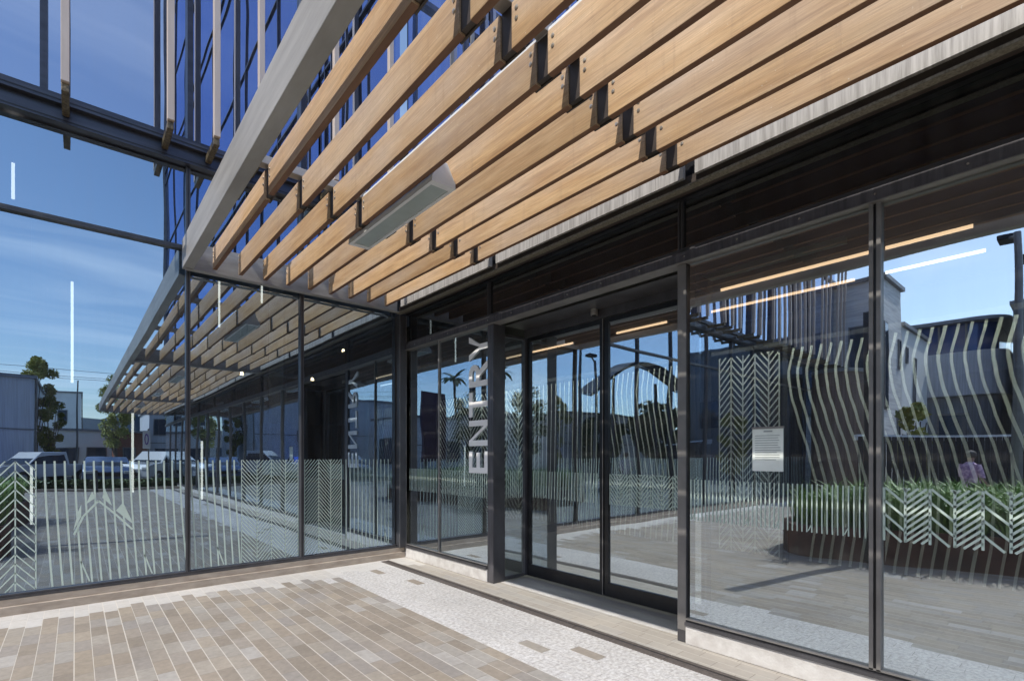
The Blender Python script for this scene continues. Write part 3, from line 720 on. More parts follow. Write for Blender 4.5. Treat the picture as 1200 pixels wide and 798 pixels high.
# glazed partition inside the shop, with full height film
gp = thing('glass_partition', (3.7, -4, 0), 'inner glass screen with tall wavy and chevron film seen through the shopfront', 'screen')
FP_ = lambda fn, *a, **k: film(fn, 'wave_film', 'fritw', gp, 'x', 3.692, *a, **k)
def swaves(rb, a0, a1, z0, z1, pitch, w, k_):
    C = [(0, -.33), (.18, -.43), (.35, -.45), (.5, -.30), (.67, -.08), (.78, .055), (.88, .11), (1, 0)]
    def off(t):
        for (ta, va), (tb, vb) in zip(C[:-1], C[1:]):
            if t <= tb: u = (t - ta) / (tb - ta); u = u * u * (3 - 2 * u) * .4 + u * .6; return va + (vb - va) * u
        return 0
    n = int((a1 - a0) / pitch)
    for i in range(n + 1):
        a = a0 + i * pitch
        rb.ribbon([(a + k_ * off(t / 28), z0 + (z1 - z0) * t / 28) for t in range(29)], w * random.uniform(.85, 1.15))
        if i % 6 == 2: rb.ribbon([(a + k_ * off(.5), z0 + (z1 - z0) * .5), (a + pitch * .6 + k_ * off(.3), z0 + (z1 - z0) * .3)], w * .7)
FP_(swaves, -8.8, -3.92, .10, 2.94, .112, .029, .62)
FP_(swaves, -2.35, -.80, .10, 2.94, .105, .023, .4)
FP_(chevrons, -3.80, [-3.66, -3.473, -3.30, -3.127], -2.95, .10, 2.94, .105, .019)
FP_(chevrons, 1.2, [1.6, 2.0, 2.45, 2.9, 3.35, 3.8, 4.3], 4.8, .10, 2.94, .15, .026)
FP_(waves, -.6, 1.1, .10, 2.94, .12, .022, .02, cyc=.6)
b = MB()
for y in (-9.2, -6.9, -3.87, -2.75, -.72, 1.15, 4.9): b.box(3.70, 3.76, y - .03, y + .03, 0.001, 3.0)
b.box(3.70, 3.76, -9.2, 4.9, 3.0, 3.06); b.build('partition_frame', 'frame', gp)
# LED lines in the shop ceiling
def led(x, y0, y1, label, m='led', z=3.395, w=.005):
    t = thing('ceiling_light_line', (x, (y0 + y1) / 2, z), label, 'ceiling light', 'light lines in the shop ceiling')
    MB().box(x - w, x + w, y0, y1, z - .03, z).build('diffuser', m, t)
    MB().box(x - w - .006, x + w + .006, y0 - .01, y1 + .01, z + .0005, z + .0045).build('trim', 'black', t)
led(1.95, -5.98, -3.84, 'warm ceiling light line inside the shop, nearer row right of the door')
led(1.95, -3.33, -2.34, 'warm ceiling light line seen above the right door leaf, nearer row')
led(1.95, -1.75, -.75, 'warm ceiling light line behind the entry lettering, nearer row')
led(2.70, -4.95, -3.33, 'warm ceiling light line inside the shop, farther row right of the door')
led(2.70, -2.68, -1.8, 'warm ceiling light line seen above the doors, farther row')
led(2.70, -.9, .1, 'warm ceiling light line behind the entry lettering, farther row')
led(2.70, -5.98, -5.18, 'cool white light line in the right hand shop window', 'ledc')
ww = thing('added_fill_strip', (3.0, -2, 3.3), 'long strip added to light the film on the inner glass screen, hidden behind an added dark downstand', 'ceiling light')  # unseen emitter added to brighten the wave film
MB().box(2.80, 2.83, -8.8, 4.9, 3.20, 3.399).build('baffle', 'black', ww)  # added board that keeps the fill strip out of view
MB().box(2.95, 3.07, -8.7, 4.8, 3.385, 3.397).build('diffuser', 'film_fill', ww)
MB().box(1.30, 1.36, -5.25, -3.95, 3.30, 3.36).build('ceiling_track', 'frit')
tag(bpy.data.objects['ceiling_track'], 'pale green ceiling track above the notice inside the shop', 'ceiling track')
# hanging tube lights in the lobby
def tube(x, y, z0, z1, label):
    t = thing('hanging_tube_light', (x, y, z0), label, 'pendant light', 'tube lights hanging in the lobby')
    MB().tube((x, y, z0), (x, y, z1), .014, seg=10).build('tube', 'ledc', t)
    MB().tube((x, y, z1), (x, y, 4.735), .0025, seg=6).build('cord', 'black', t)
tube(-3.65, 1.8, 2.41, 3.68, 'long vertical tube light hanging highest in the leftmost lobby pane')
tube(-3.04, 1.8, 1.00, 2.06, 'vertical tube light hanging low below the canopy reflection')
tube(-2.02, 1.8, 3.38, 4.05, 'tube light hanging just right of the middle mullion under the beam end')
tube(-1.44, 1.8, 3.85, 4.15, 'shortest tube light hanging by the canopy end plate')
tube(-2.24, 1.8, .86, 1.70, 'low vertical tube light right of the middle mullion')
tube(-4.12, .9, 4.22, 4.60, 'small tube light high in the left pane under the beam')
tube(-4.05, 2.4, .6, 1.35, 'lowest tube light behind the leaf film at the far left')
for x, y, z, l in ((-.25, 3., 2.90, 'small warm pendant bulb in the lobby pane beside the corner'), (-1.45, 3., 2.88, 'small warm pendant bulb left of the round column'), (.35, 3., 3.52, 'small warm pendant bulb highest by the corner post')):
    t = thing('pendant_bulb', (x, y, z), l, 'pendant light', 'warm bulbs in the lobby')
    bm_ = MB().tube((x, y, z), (x, y, z + .05), .028, .02, seg=12); bm_.build('bulb', 'bulb', t)
    MB().tube((x, y, z + .05), (x, y, 4.735), .004, seg=6).build('cord', 'black', t)
# lobby furniture glimpsed as a pale reception desk
t = thing('reception_desk', (1.5, 4, .145), 'pale desk far inside the lobby', 'desk')
MB().box(-.9, .3, 4.0, 4.6, .146, 1.15).build('desk_body', 'intcol', t, bevel=.01); MB().box(-.95, .35, 3.95, 4.65, 1.151, 1.19).build('desk_top', 'white', t, bevel=.005)

# ------------------------------------------------------------------ plaza behind the viewer
# planter with strappy grass
PO = [(-4.35, -3.75), (-4.62, -4.5), (-4.87, -5.5), (-4.9, -6.4), (-4.75, -7.4), (-4.45, -8.3), (-4.5, -9.4), (-5.6, -10.3), (-7.4, -10.0), (-8.9, -8.6), (-9.2, -6.6), (-8.6, -4.9), (-7.4, -3.9), (-6.1, -3.35), (-5.0, -3.3)]
def smooth_loop(P, n=6):
    r = []
    for i in range(len(P)):
        p0, p1, p2, p3 = [Vector((*P[(i + k) % len(P)], 0)) for k in (-1, 0, 1, 2)]
        for k in range(n):
            t = k / n
            r.append(.5 * ((2 * p1) + (-p0 + p2) * t + (2 * p0 - 5 * p1 + 4 * p2 - p3) * t * t + (-p0 + 3 * p1 - 3 * p2 + p3) * t ** 3))
    return [(v.x, v.y) for v in r]
LP = smooth_loop(PO)
cxp = sum(p[0] for p in LP) / len(LP); cyp = sum(p[1] for p in LP) / len(LP)
pl = thing('grass_planter', (cxp, cyp, 0), 'curved rusty steel planter in the plaza full of green strappy grass', 'planter')
inn = [(cxp + (x - cxp) * .955, cyp + (y - cyp) * .965) for x, y in LP]
b = MB(); n = len(LP)
vs = [(x, y, .001) for x, y in LP] + [(x, y, .47) for x, y in LP] + [(x, y, .47) for x, y in inn] + [(x, y, .36) for x, y in inn]
fs = [(i + k * n, (i + 1) % n + k * n, (i + 1) % n + (k + 1) * n, i + (k + 1) * n) for k in range(3) for i in range(n)]
b.add(vs, fs); b.build('planter_edge', 'corten', pl)
b = MB(); b.add([(x, y, .40) for x, y in inn], [tuple(range(n))]); b.build('soil', 'soil', pl)
def inside(x, y, P):
    c = False
    for i in range(len(P)):
        x1, y1 = P[i]; x2, y2 = P[i - 1]
        if (y1 > y) != (y2 > y) and x < (x2 - x1) * (y - y1) / (y2 - y1) + x1: c = not c
    return c
random.seed(11)
b = MB(); cnt = 0
while cnt < 1500:
    x = random.uniform(-9.3, -4.3); y = random.uniform(-10.4, -3.2)
    if not inside(x, y, inn): continue
    cnt += 1
    if (x + 3.62) ** 2 + (y + 6.62) ** 2 < .9: continue
    hh = random.uniform(.45, .78)
    for k in range(9):
        a = random.uniform(0, 2 * PI); r = random.uniform(.1, .42); h = hh * random.uniform(.75, 1.1); wd = random.uniform(.008, .014)
        dx, dy = math.cos(a), math.sin(a); nx, ny = -dy * wd, dx * wd
        p0 = (x, y, .38); p1 = (x + dx * r * .35, y + dy * r * .35, .38 + h * .75); p2 = (x + dx * r, y + dy * r, .38 + h * random.uniform(.8, 1.))
        b.add([(p0[0] - nx, p0[1] - ny, p0[2]), (p0[0] + nx, p0[1] + ny, p0[2]), (p1[0] + nx, p1[1] + ny, p1[2]), (p1[0] - nx, p1[1] - ny, p1[2]), p2], [(0, 1, 2, 3), (3, 2, 4)])
gr = b.build('strappy_grass', 'grass', pl, fix=False); gr['kind'] = 'stuff'

# slim steel post in the planter whose shadow crosses the paving
pp = thing('slim_post', (-4.66, -4.60, .4), 'slim dark steel post rising from the edge of the grass planter', 'post')
MB().box(-4.72, -4.60, -4.67, -4.53, .02, 3.50).build('post_shaft', 'frame', pp, bevel=.004)

# trees
def tree(name, loc, h, cr, n, leafm, label, group, crown_z=.62, rz=1.15, leaf=.11, trunk=.13):
    t = thing(name, loc, label, 'tree', group)
    x, y, _ = loc
    tb = MB(); top = h * crown_z
    tb.tube((x, y, 0), (x + .05, y, top), trunk, trunk * .55, 8)
    tips = []
    for k in range(9):
        a = 2 * PI * k / 9 + random.random(); r = cr * random.uniform(.3, .7); z = h * random.uniform(.55, .92)
        tb.tube((x, y, top * random.uniform(.55, .98)), (x + math.cos(a) * r, y + math.sin(a) * r, z), trunk * .32, .015, 6); tips.append((x + math.cos(a) * r, y + math.sin(a) * r, z))
    tb.build('trunk', 'bark', t)
    cl = []
    for k in range(26):
        a = random.uniform(0, 2 * PI); zz = random.uniform(-1, 1); r = cr * math.sqrt(max(0, 1 - zz * zz)) * random.uniform(.35, .95)
        cl.append((x + math.cos(a) * r, y + math.sin(a) * r, h * crown_z + cr * .15 + (zz * .5 + .5) * (h * (1 - crown_z) * 1.1) - cr * .2, cr * random.uniform(.22, .4)))
    b = MB()
    for k in range(n):
        c = random.choice(cl); d = Vector((random.gauss(0, 1), random.gauss(0, 1), random.gauss(0, 1))).normalized() * c[3] * random.random() ** .4
        p = Vector(c[:3]) + d; s = leaf * random.uniform(.6, 1.3)
        u = Vector((random.gauss(0, 1), random.gauss(0, 1), random.gauss(0, 1))).normalized(); w = u.orthogonal().normalized()
        b.add([p - u * s, p + w * s * .6, p + u * s, p - w * s * .6], [(0, 1, 2, 3)])
    b.build('crown', leafm, t, fix=False)
random.seed(5)
tree('street_tree', (-5.3, -33, 0), 6.5, .95, 7000, 'leafg', 'tall olive green street tree beside the grey shed', 'trees along the car park', .36, leaf=.06, trunk=.09)
tree('street_tree', (-4.7, -33.6, 0), 4.6, .7, 4200, 'leafg', 'smaller olive street tree in front of the white building', 'trees along the car park', .34, leaf=.06, trunk=.07)
tree('street_tree', (-2.05, -27.6, 0), 5.2, .95, 6500, 'leafg', 'yellow green street tree behind the slate sedan', 'trees along the car park', .42, leaf=.05, trunk=.10)
tree('street_tree', (2.2, -33, 0), 5.6, 1.2, 3000, 'leafd', 'dark green street tree behind the parked cars at the right', 'trees along the car park', .45, leaf=.07)
tree('plaza_tree', (-11.6, -9.3, 0), 3.9, .9, 2600, 'leafg', 'young slender plaza tree with yellow green leaves', 'plaza trees', .32, leaf=.07, trunk=.06)
tree('plaza_tree', (-13.8, -17.5, 0), 4.6, 1.3, 3600, 'leafd', 'broad dark evergreen across the plaza', 'plaza trees', .3, leaf=.07)
tree('plaza_tree', (-25.5, -12.5, 0), 4.6, 2.2, 5200, 'leafd', 'wide dark tree beyond the shade canopy', 'plaza trees', .3, leaf=.16)
tree('plaza_tree', (-22.5, -15.5, 0), 3.7, 1.8, 4200, 'leafd', 'round dark tree left of the shade canopy', 'plaza trees', .3, leaf=.16)
tree('plaza_tree', (-16.5, -2.9, 0), 2.9, .7, 1800, 'leafg', 'low bushy tree behind the dark fence', 'plaza trees', .3, leaf=.08)
# palm
t = thing('palm_tree', (-19, -26.4, 0), 'tall palm with a ragged head far across the plaza', 'tree')
b = MB(); b.tube((-19, -26.4, 0), (-18.9, -26.4, 7.7), .16, .10, 10); b.build('trunk', 'bark', t)
b = MB()
for k in range(22):
    a = 2 * PI * k / 22 + random.random() * .2; el = random.uniform(-.3, .9); L_ = random.uniform(1.0, 1.5); p = Vector((-18.9, -26.4, 7.7)); d = Vector((math.cos(a) * math.cos(el), math.sin(a) * math.cos(el), math.sin(el)))
    side = d.cross(Vector((0, 0, 1))).normalized()
    for j in range(7):
        q = p + d * L_ / 7; d = (d + Vector((0, 0, -.16))).normalized(); wv = .16 * math.sin(PI * (j + .7) / 8)
        b.add([p - side * wv, p + side * wv, q + side * wv * .9, q - side * wv * .9], [(0, 1, 2, 3)]); p = q
b.build('crown', 'leafd', t, fix=False)

# parked cars (front towards +y); built once per body style, copied
def car(style, loc, paint, label, rz=0):
    t = thing('parked_car', (0, 0, 0), label, 'car', 'cars parked across the car park')
    W = .88
    if style == 'sedan': prof = [(-2.2, .35), (-2.25, .75), (-1.9, .92), (-1.25, .98), (-.55, 1.42), (.55, 1.44), (1.3, 1.0), (2.05, .92), (2.25, .70), (2.2, .35)]; cab = [(-1.2, .99), (-.6, 1.37), (.52, 1.39), (1.22, .99)]; wh = .32
    elif style == 'suv': prof = [(-2.25, .42), (-2.3, 1.0), (-2.1, 1.12), (-1.95, 1.72), (-1.7, 1.80), (.45, 1.80), (1.15, 1.18), (2.1, 1.08), (2.3, .85), (2.25, .42)]; cab = [(-2.0, 1.15), (-1.85, 1.68), (.40, 1.72), (1.05, 1.18)]; wh = .38
    else: prof = [(-2.6, .45), (-2.6, 1.05), (-.75, 1.08), (-.65, 1.75), (.45, 1.78), (1.15, 1.15), (2.3, 1.08), (2.5, .9), (2.45, .45)]; cab = [(-.60, 1.16), (-.52, 1.68), (.42, 1.70), (1.08, 1.16)]; wh = .39
    def full(pf, w, inset_z=1.0, ins=.14):
        vs = []; n = len(pf)
        for sx in (-1, 1):
            for y, z in pf:
                ww = w if z < inset_z + .02 else w - ins * min(1, (z - inset_z) / .5)
                vs.append((sx * ww, y, z))
        fs = [tuple(range(n)), tuple(range(2 * n - 1, n - 1, -1))] + [(i, i + n, (i + 1) % n + n, (i + 1) % n) for i in range(n)]
        return vs, fs
    izs = 1.0 if style == 'sedan' else 1.15
    b = MB(); b.add(*full(prof, W, izs)); b.build('body', paint, t, bevel=.035)
    b = MB(); 
    for s_ in (-1, 1):
        vs = [(s_ * (W + .012 - .14 * min(1, max(0, (z - izs)) / .5)), y, z) for y, z in cab]; vs2 = [(v[0] - s_ * .03, v[1], v[2]) for v in vs]
        b.add(vs + vs2, [(0, 1, 2, 3), (7, 6, 5, 4)] + [(i, i + 4, (i + 1) % 4 + 4, (i + 1) % 4) for i in range(4)])
    (y0, za), (y1, zb_) = cab[3], cab[2]
    b.add([(-W + .1, y0 + .1, za + .02), (W - .1, y0 + .1, za + .02), (W - .22, y1 + .08, zb_ - .01), (-W + .22, y1 + .08, zb_ - .01)], [(0, 1, 2, 3)])
    b.build('windows', 'bglass', t, fix=False)
    for sx in (-1, 1):
        for y in (-1.4, 1.4):
            wv = MB().tube((sx * (W - .18), y, wh), (sx * (W + .02), y, wh), wh, seg=20).build('wheel', 'tyre', t)
            MB().tube((sx * (W + .005), y, wh), (sx * (W + .035), y, wh), wh * .62, wh * .5, seg=10).build('rim', 'rim', wv)
    for sx in (-1, 1):
        zf = .68 if style == 'sedan' else .88
        MB().box(sx * .82, sx * .52, 2.16, 2.33 if style != 'pickup' else 2.5, zf - .07, zf + .07).build('headlight', 'lamp', t, bevel=.02)
        MB().box(sx * .84, sx * .62, -2.32 if style != 'pickup' else -2.62, -2.18, zf - .05, zf + .12).build('tail_light', 'red', t, bevel=.015)
    MB().box(-.4, .4, 2.2, 2.31 if style != 'pickup' else 2.5, .5, .66).build('grille', 'black', t, bevel=.01)
    t.location = loc; t.rotation_euler = (0, 0, rz)
    return t
c1 = car('sedan', (-7.6, -27.3, -.012), 'cblue', 'bright blue hatch parked in front of the grey shed')
c2 = car('pickup', (-4.9, -27.0, -.012), 'cwhite', 'white pickup parked between the blue cars', .9)
c3 = car('sedan', (-2.45, -26.2, -.012), 'cnavy', 'slate blue sedan facing the plaza, centre of the row')
c4 = car('suv', (-.1, -26.2, -.012), 'cwhite', 'white boxy four wheel drive parked right of the slate sedan', .7)
c5 = copy_tree(c1, loc=(2.7, -26.2, -.012), rz=0, label='bright blue hatch parked by the shopfront end of the row')
c6 = copy_tree(c4, loc=(5.4, -26.5, -.012), rz=.1, label='white four wheel drive at the right end of the row')
c7 = car('sedan', (-10.4, -27.0, -.012), 'csilver', 'silver sedan at the left end of the row')
c8 = copy_tree(c7, loc=(-6.0, -34.8, -.012), rz=1.5, label='silver sedan side on behind the front row')
# low hedge between plaza and cars
b = MB(); random.seed(9)
for k in range(9000):
    x = random.uniform(-9.5, 1.5); y = random.uniform(-21.9, -21.2); z = random.uniform(.05, .42); s = random.uniform(.03, .07); u = Vector((random.gauss(0, 1), random.gauss(0, 1), random.gauss(0, 1))).normalized(); w = u.orthogonal().normalized(); p = Vector((x, y, z))
    b.add([p - u * s, p + w * s, p + u * s, p - w * s], [(0, 1, 2, 3)])
tag(b.build('low_hedge', 'leafd', fix=False), 'low dark hedge between the plaza and the parked cars', 'hedge')
for px, z0, lab in ((-6.3, 0, 'steel bollard at the left of the hedge'),(-3.0, 0, 'steel bollard before the slate sedan'), (.3, 0, 'steel bollard by the white four wheel drive')):
    t = thing('bollard', (px, -20.0, 0), lab, 'bollard', 'bollards along the car park kerb'); MB().tube((px, -20, .001), (px, -20, .85), .05, seg=16).build('bollard_post', 'frame', t); MB().tube((px, -20, .8505), (px, -20, .88), .045, .02, seg=16).build('cap', 'framel', t)

# parking sign
t = thing('parking_sign', (-1.28, -20.2, 0), 'white sign with a purple oval on a post at the car park edge', 'sign')
MB().tube((-1.2, -20.25, .001), (-1.2, -20.25, 2.7), .03, seg=10).build('sign_post', 'framel', t)
MB().box(-1.42, -1.12, -20.215, -20.20, 1.85, 2.62).build('sign_plate', 'white', t)
b = MB(); vs = [(-1.27 + .085 * math.cos(a * PI / 12), -20.197, 2.26 + .24 * math.sin(a * PI / 12)) for a in range(24)]; vi = [(-1.27 + .045 * math.cos(a * PI / 12), -20.197, 2.26 + .17 * math.sin(a * PI / 12)) for a in range(24)]
b.add(vs + vi, [(a, (a + 1) % 24, (a + 1) % 24 + 24, a + 24) for a in range(24)]); b.build('oval_mark', 'purple', t, fix=False)

# street lamps / utility poles and wires
def pole(x, y, h, label, arm=None, r=.06):
    t = thing('utility_pole', (x, y, 0), label, 'pole', 'poles around the plaza'); MB().tube((x, y, -.03), (x, y, h), r, r * .6, 10).build('pole_shaft', 'framel', t)
    if arm:
        MB().tube((x, y, h - .1), (x + arm[0], y + arm[1], h + .1), .03, .02, 8).build('lamp_arm', 'framel', t)
        MB().box(x + arm[0] - .2, x + arm[0] + .2, y + arm[1] - .12, y + arm[1] + .12, h + .02, h + .12).build('lamp_head', 'black', t, bevel=.02)
pole(-3.55, -32.9, 5.9, 'grey utility pole between the street trees')
pole(-9.4, -5.7, 5.6, 'tall dark light pole across the plaza behind the planter', (-.55, .2), .09)
pole(-10.6, -6.0, 5.2, 'thinner light pole beside the tall dark one', (.5, .25), .07)
pole(-20, -35, 7.3, 'far utility pole carrying the overhead wires'); pole(14, -35.5, 7.3, 'right hand utility pole carrying the overhead wires')
t = thing('overhead_wires', (-3, -35.2, 7), 'overhead wires crossing the sky above the far roofs', 'wires')
for k, zz in enumerate((7.25, 6.85, 6.7)):
    b = MB(); P = [(-20 + 34 * i / 12, -35 - .5 * i / 12 + .2 * k, zz - .5 * (1 - ((i - 6) / 6) ** 2)) for i in range(13)]
    for p, q in zip(P[:-1], P[1:]): b.tube(p, q, .012, seg=5)
    b.build('wire', 'black', t)

# buildings
def building(name, label, x0, x1, y0, y1, h, wallm, wins=(), roofm='roof', roofh=.15, group='buildings around the plaza', winface=None):
    t = thing(name, ((x0 + x1) / 2, (y0 + y1) / 2, 0), label, 'building', group)
    MB().box(x0, x1, y0, y1, -.05, h).build('walls', wallm, t)
    MB().box(x0 - .12, x1 + .12, y0 - .12, y1 + .12, h + .002, h + roofh).build('roof', roofm, t)
    if h > 3.5:
        MB().tube((x1 + .07, y1 - .3, 0), (x1 + .07, y1 - .3, h), .05, seg=8).build('downpipe', 'framel', t)
        MB().box(x0 - .03, x1 + .03, y1 + .001, y1 + .03, h * .52, h * .52 + .05).build('string_course', 'framel', t)
    for (face, a0, a1, z0, z1) in wins:
        d = .06
        if face == '+y': f = MB().box(a0, a1, y1 + .003, y1 + .05, z0, z1); g = MB().box(a0 + .06, a1 - .06, y1 + .0505, y1 + .056, z0 + .06, z1 - .06)
        elif face == '-y': f = MB().box(a0, a1, y0 - .05, y0 - .003, z0, z1); g = MB().box(a0 + .06, a1 - .06, y0 - .056, y0 - .0505, z0 + .06, z1 - .06)
        elif face == '+x': f = MB().box(x1 + .003, x1 + .05, a0, a1, z0, z1); g = MB().box(x1 + .0505, x1 + .056, a0 + .06, a1 - .06, z0 + .06, z1 - .06)
        w = f.build('window', 'framel', t); g.build('window_glass', 'bglass', w)
    return t
building('grey_shed', 'plain grey clad shed at the far left of the car park', -16, -5.25, -40, -29.6, 5.5, 'bgrey', [('+y', -9, -8, 2.2, 3.2)])
building('white_building', 'white two storey building beyond the street trees', -7.4, -3.2, -64, -57, 7.3, 'bmid', [('+y', -4.9, -4.2, 4.6, 5.6), ('+y', -6.8, -6.1, 4.6, 5.6), ('+y', -6.6, -4.0, 1.0, 2.6)])
building('white_annex', 'lower white annex with a long awning beside the white building', -5.6, -1.4, -50, -44, 3.4, 'bmid', [('+y', -5.2, -3.4, .8, 2.2), ('+y', -3.0, -1.8, .8, 2.2)])
building('brick_building', 'low red brick building behind the yellow green tree', -1.5, .6, -48, -41, 3.3, 'brick', [('+y', -1.0, -.2, 1.2, 2.2)])
building('grey_office', 'small grey office with upstairs windows behind the sign', .8, 5.5, -50, -42, 5.0, 'bgrey', [('+y', 1.1, 2.2, 3.2, 4.4), ('+y', 2.5, 3.6, 3.2, 4.4), ('+y', 3.9, 5.0, 3.2, 4.4), ('+y', 1.2, 2.0, .4, 2.2)])
building('far_warehouse', 'long dark warehouse closing the street on the right', 6, 30, -56, -44, 6, 'bdark', [('+y', 8, 12, 1, 3), ('+y', 14, 18, 1, 3)])
building('concrete_townhouse', 'three storey board marked concrete building with narrow windows', -22, -19.3, -1.5, 6, 8.2, 'bwhite', [('-y', -21.7, -21.35, 5.0, 6.2), ('-y', -21.5, -21.15, 2.2, 3.2), ('-y', -19.9, -19.4, 3.2, 6.6), ('+x', -1.2, -.4, 3.0, 6.5)])
building('white_townhouse', 'white rendered house with slit windows beside the concrete one', -27, -22.3, -1.45, 6, 6.9, 'bmid', [('-y', -23.1, -22.8, 5.4, 6.1), ('-y', -24.6, -24.2, 3.6, 5.8), ('-y', -23.4, -23.0, 2.2, 3.0)])
def rounded(x0, x1, y0, y1, r, n=8):
    P = []
    for cx, cy, a in ((x1 - r, y1 - r, 0), (x0 + r, y1 - r, 90), (x0 + r, y0 + r, 180), (x1 - r, y0 + r, 270)):
        for k in range(n + 1): t_ = math.radians(a + 90 * k / n); P.append((cx + r * math.cos(t_), cy + r * math.sin(t_)))
    return P
b1 = thing('glass_top_building', (-32, 0, 0), 'rounded grey building with a blue glazed top storey facing the plaza', 'building', 'buildings around the plaza')
MB().prism(rounded(-38, -29.5, -3.7, 5, 1.0), 'z', 0, 4.4).build('lower_walls', 'bdark', b1)
MB().prism(rounded(-38, -29.2, -3.9, 5, 1.2), 'z', 4.42, 6.6).build('metal_storey', 'bgrey', b1)
MB().prism(rounded(-37.7, -29.6, -3.5, 4.7, 1.1), 'z', 6.62, 8.1).build('glazed_storey', 'bglassb', b1)
MB().prism(rounded(-38.2, -29.1, -4.0, 5.2, 1.3), 'z', 8.12, 8.28).build('top_roof', 'roof', b1)
for k in range(7):
    MB().box(-29.58, -29.45, -2.5 + k * 1.0, -2.42 + k * 1.0, 6.62, 8.1).build('glazing_bar', 'framel', b1)
w = MB().box(-29.48, -29.42, -2.6, -1.4, .3, 3.6).build('window', 'framel', b1); MB().box(-29.415, -29.405, -2.52, -1.48, .4, 3.5).build('window_glass', 'bglass', w)
w = MB().box(-29.48, -29.42, -.9, .6, .3, 3.6).build('window', 'framel', b1); MB().box(-29.415, -29.405, -.82, .52, .4, 3.5).build('window_glass', 'bglass', w)
building('dark_corner_block', 'dark grey block with a small bright window at the plaza edge', -38, -28, -12, -4.2, 8.3, 'bdark', [('+x', -4.9, -4.4, 3.2, 4.2), ('+x', -7.5, -6, 3.2, 5), ('+x', -10.5, -9, 3.2, 5)])
building('plaza_house', 'low gabled pavilion across the plaza behind the billboard', -18, -13, -28, -23, 4.0, 'bmid', [('+y', -17, -15.8, 1, 2.4), ('+x', -27, -25, 1, 2.6)])
building('long_grey_hall', 'long low grey hall beyond the light poles', -34, -20, -24, -16.5, 4.3, 'bgrey', [('+x', -22, -20, 1, 3)])
t = thing('billboard', (-12.4, -19, 0), 'dark maroon billboard across the plaza', 'billboard')
MB().box(-13.1, -11.6, -19.1, -18.95, 1.2, 5.2).build('board', 'maroon', t); b = MB(); b.box(-12.9, -12.75, -19.3, -19.11, 0, 5.); b.box(-11.95, -11.8, -19.3, -19.11, 0, 5.); b.build('board_post', 'frame', t)
# dark fence, rounded timber drum, boulder
t = thing('dark_fence', (-14.5, -4, 0), 'dark board fence along the far side of the plaza', 'fence')
b = MB()
for k in range(40):
    f_ = k / 40; x = -13.2 - 3.6 * f_; y = -2.3 - 4.4 * f_; b.box(x - .045, x + .045, y - .05, y + .05, .001, 2.0)
b.build('boards', 'fence', t); b = MB(); b.add([(-13.25, -2.2, 1.9), (-16.9, -6.8, 1.9), (-16.9, -6.8, 2.06), (-13.25, -2.2, 2.06), (-13.35, -2.1, 1.9), (-17., -6.7, 1.9), (-17., -6.7, 2.06), (-13.35, -2.1, 2.06)], [(0, 1, 2, 3), (4, 7, 6, 5), (0, 4, 5, 1), (3, 2, 6, 7), (0, 3, 7, 4), (1, 5, 6, 2)]); b.build('top_rail', 'bmid', t)
t = thing('curved_timber_drum', (-16.3, -.9, 0), 'curved brown timber clad drum below the upper floor', 'pavilion')
b = MB(); b.tube((-16.3, -.85, 0), (-16.3, -.85, 4.3), .80, seg=48); b.build('drum_cladding', 'bbrown', t, smooth=False); MB().tube((-16.3, -.85, 4.302), (-16.3, -.85, 4.42), .84, seg=48).build('drum_cap', 'framel', t)

# shade canopy (curved ribbed shelter)
t = thing('shade_shelter', (-17, -8, 0), 'arched grey shade shelter on posts across the plaza', 'shelter')
cx_, cy_ = -16.9, -8.6; ux, uy = -.78, .62; vx, vy = -.62, -.78
def SP(a, b_, z): return (cx_ + ux * a + vx * b_, cy_ + uy * a + vy * b_, z)
b = MB(); NA = 20
for i in range(NA):
    a0, a1 = -2.6 + 5.2 * i / NA, -2.6 + 5.2 * (i + 1) / NA; h0, h1 = 5.0 + 1.5 * math.cos(a0 / 2.6 * PI / 2), 5.0 + 1.5 * math.cos(a1 / 2.6 * PI / 2)
    b.add([SP(a0, -1.4, h0 - .5), SP(a1, -1.4, h1 - .5), SP(a1, 1.4, h1), SP(a0, 1.4, h0), SP(a0, -1.4, h0 - .54), SP(a1, -1.4, h1 - .54), SP(a1, 1.4, h1 - .04), SP(a0, 1.4, h0 - .04)], [(0, 1, 2, 3), (7, 6, 5, 4)])
b.build('arched_roof', 'shade', t, fix=False)
b = MB()
for bb in (-1.4, 0, 1.4):
    for i in range(NA):
        a0, a1 = -2.6 + 5.2 * i / NA, -2.6 + 5.2 * (i + 1) / NA; h = lambda a: 5.0 + 1.5 * math.cos(a / 2.6 * PI / 2) - .5 * (1.4 - bb) / 2.8 - .1
        b.tube(SP(a0, bb, h(a0)), SP(a1, bb, h(a1)), .05, seg=6)
for a in (-2.6, -1.3, 0, 1.3, 2.6): b.tube(SP(a, -1.4, 4.4 + 1.5 * math.cos(a / 2.6 * PI / 2)), SP(a, 1.4, 4.9 + 1.5 * math.cos(a / 2.6 * PI / 2)), .04, seg=6)
b.build('roof_ribs', 'black', t)
for a, bb in ((-1.4, -1.), (1.4, -1.), (-1.4, 1.), (1.4, 1.)): MB().tube(SP(a, bb, 0), SP(a, bb, 5.3), .09, .07, seg=10).build('post', 'frame', t)

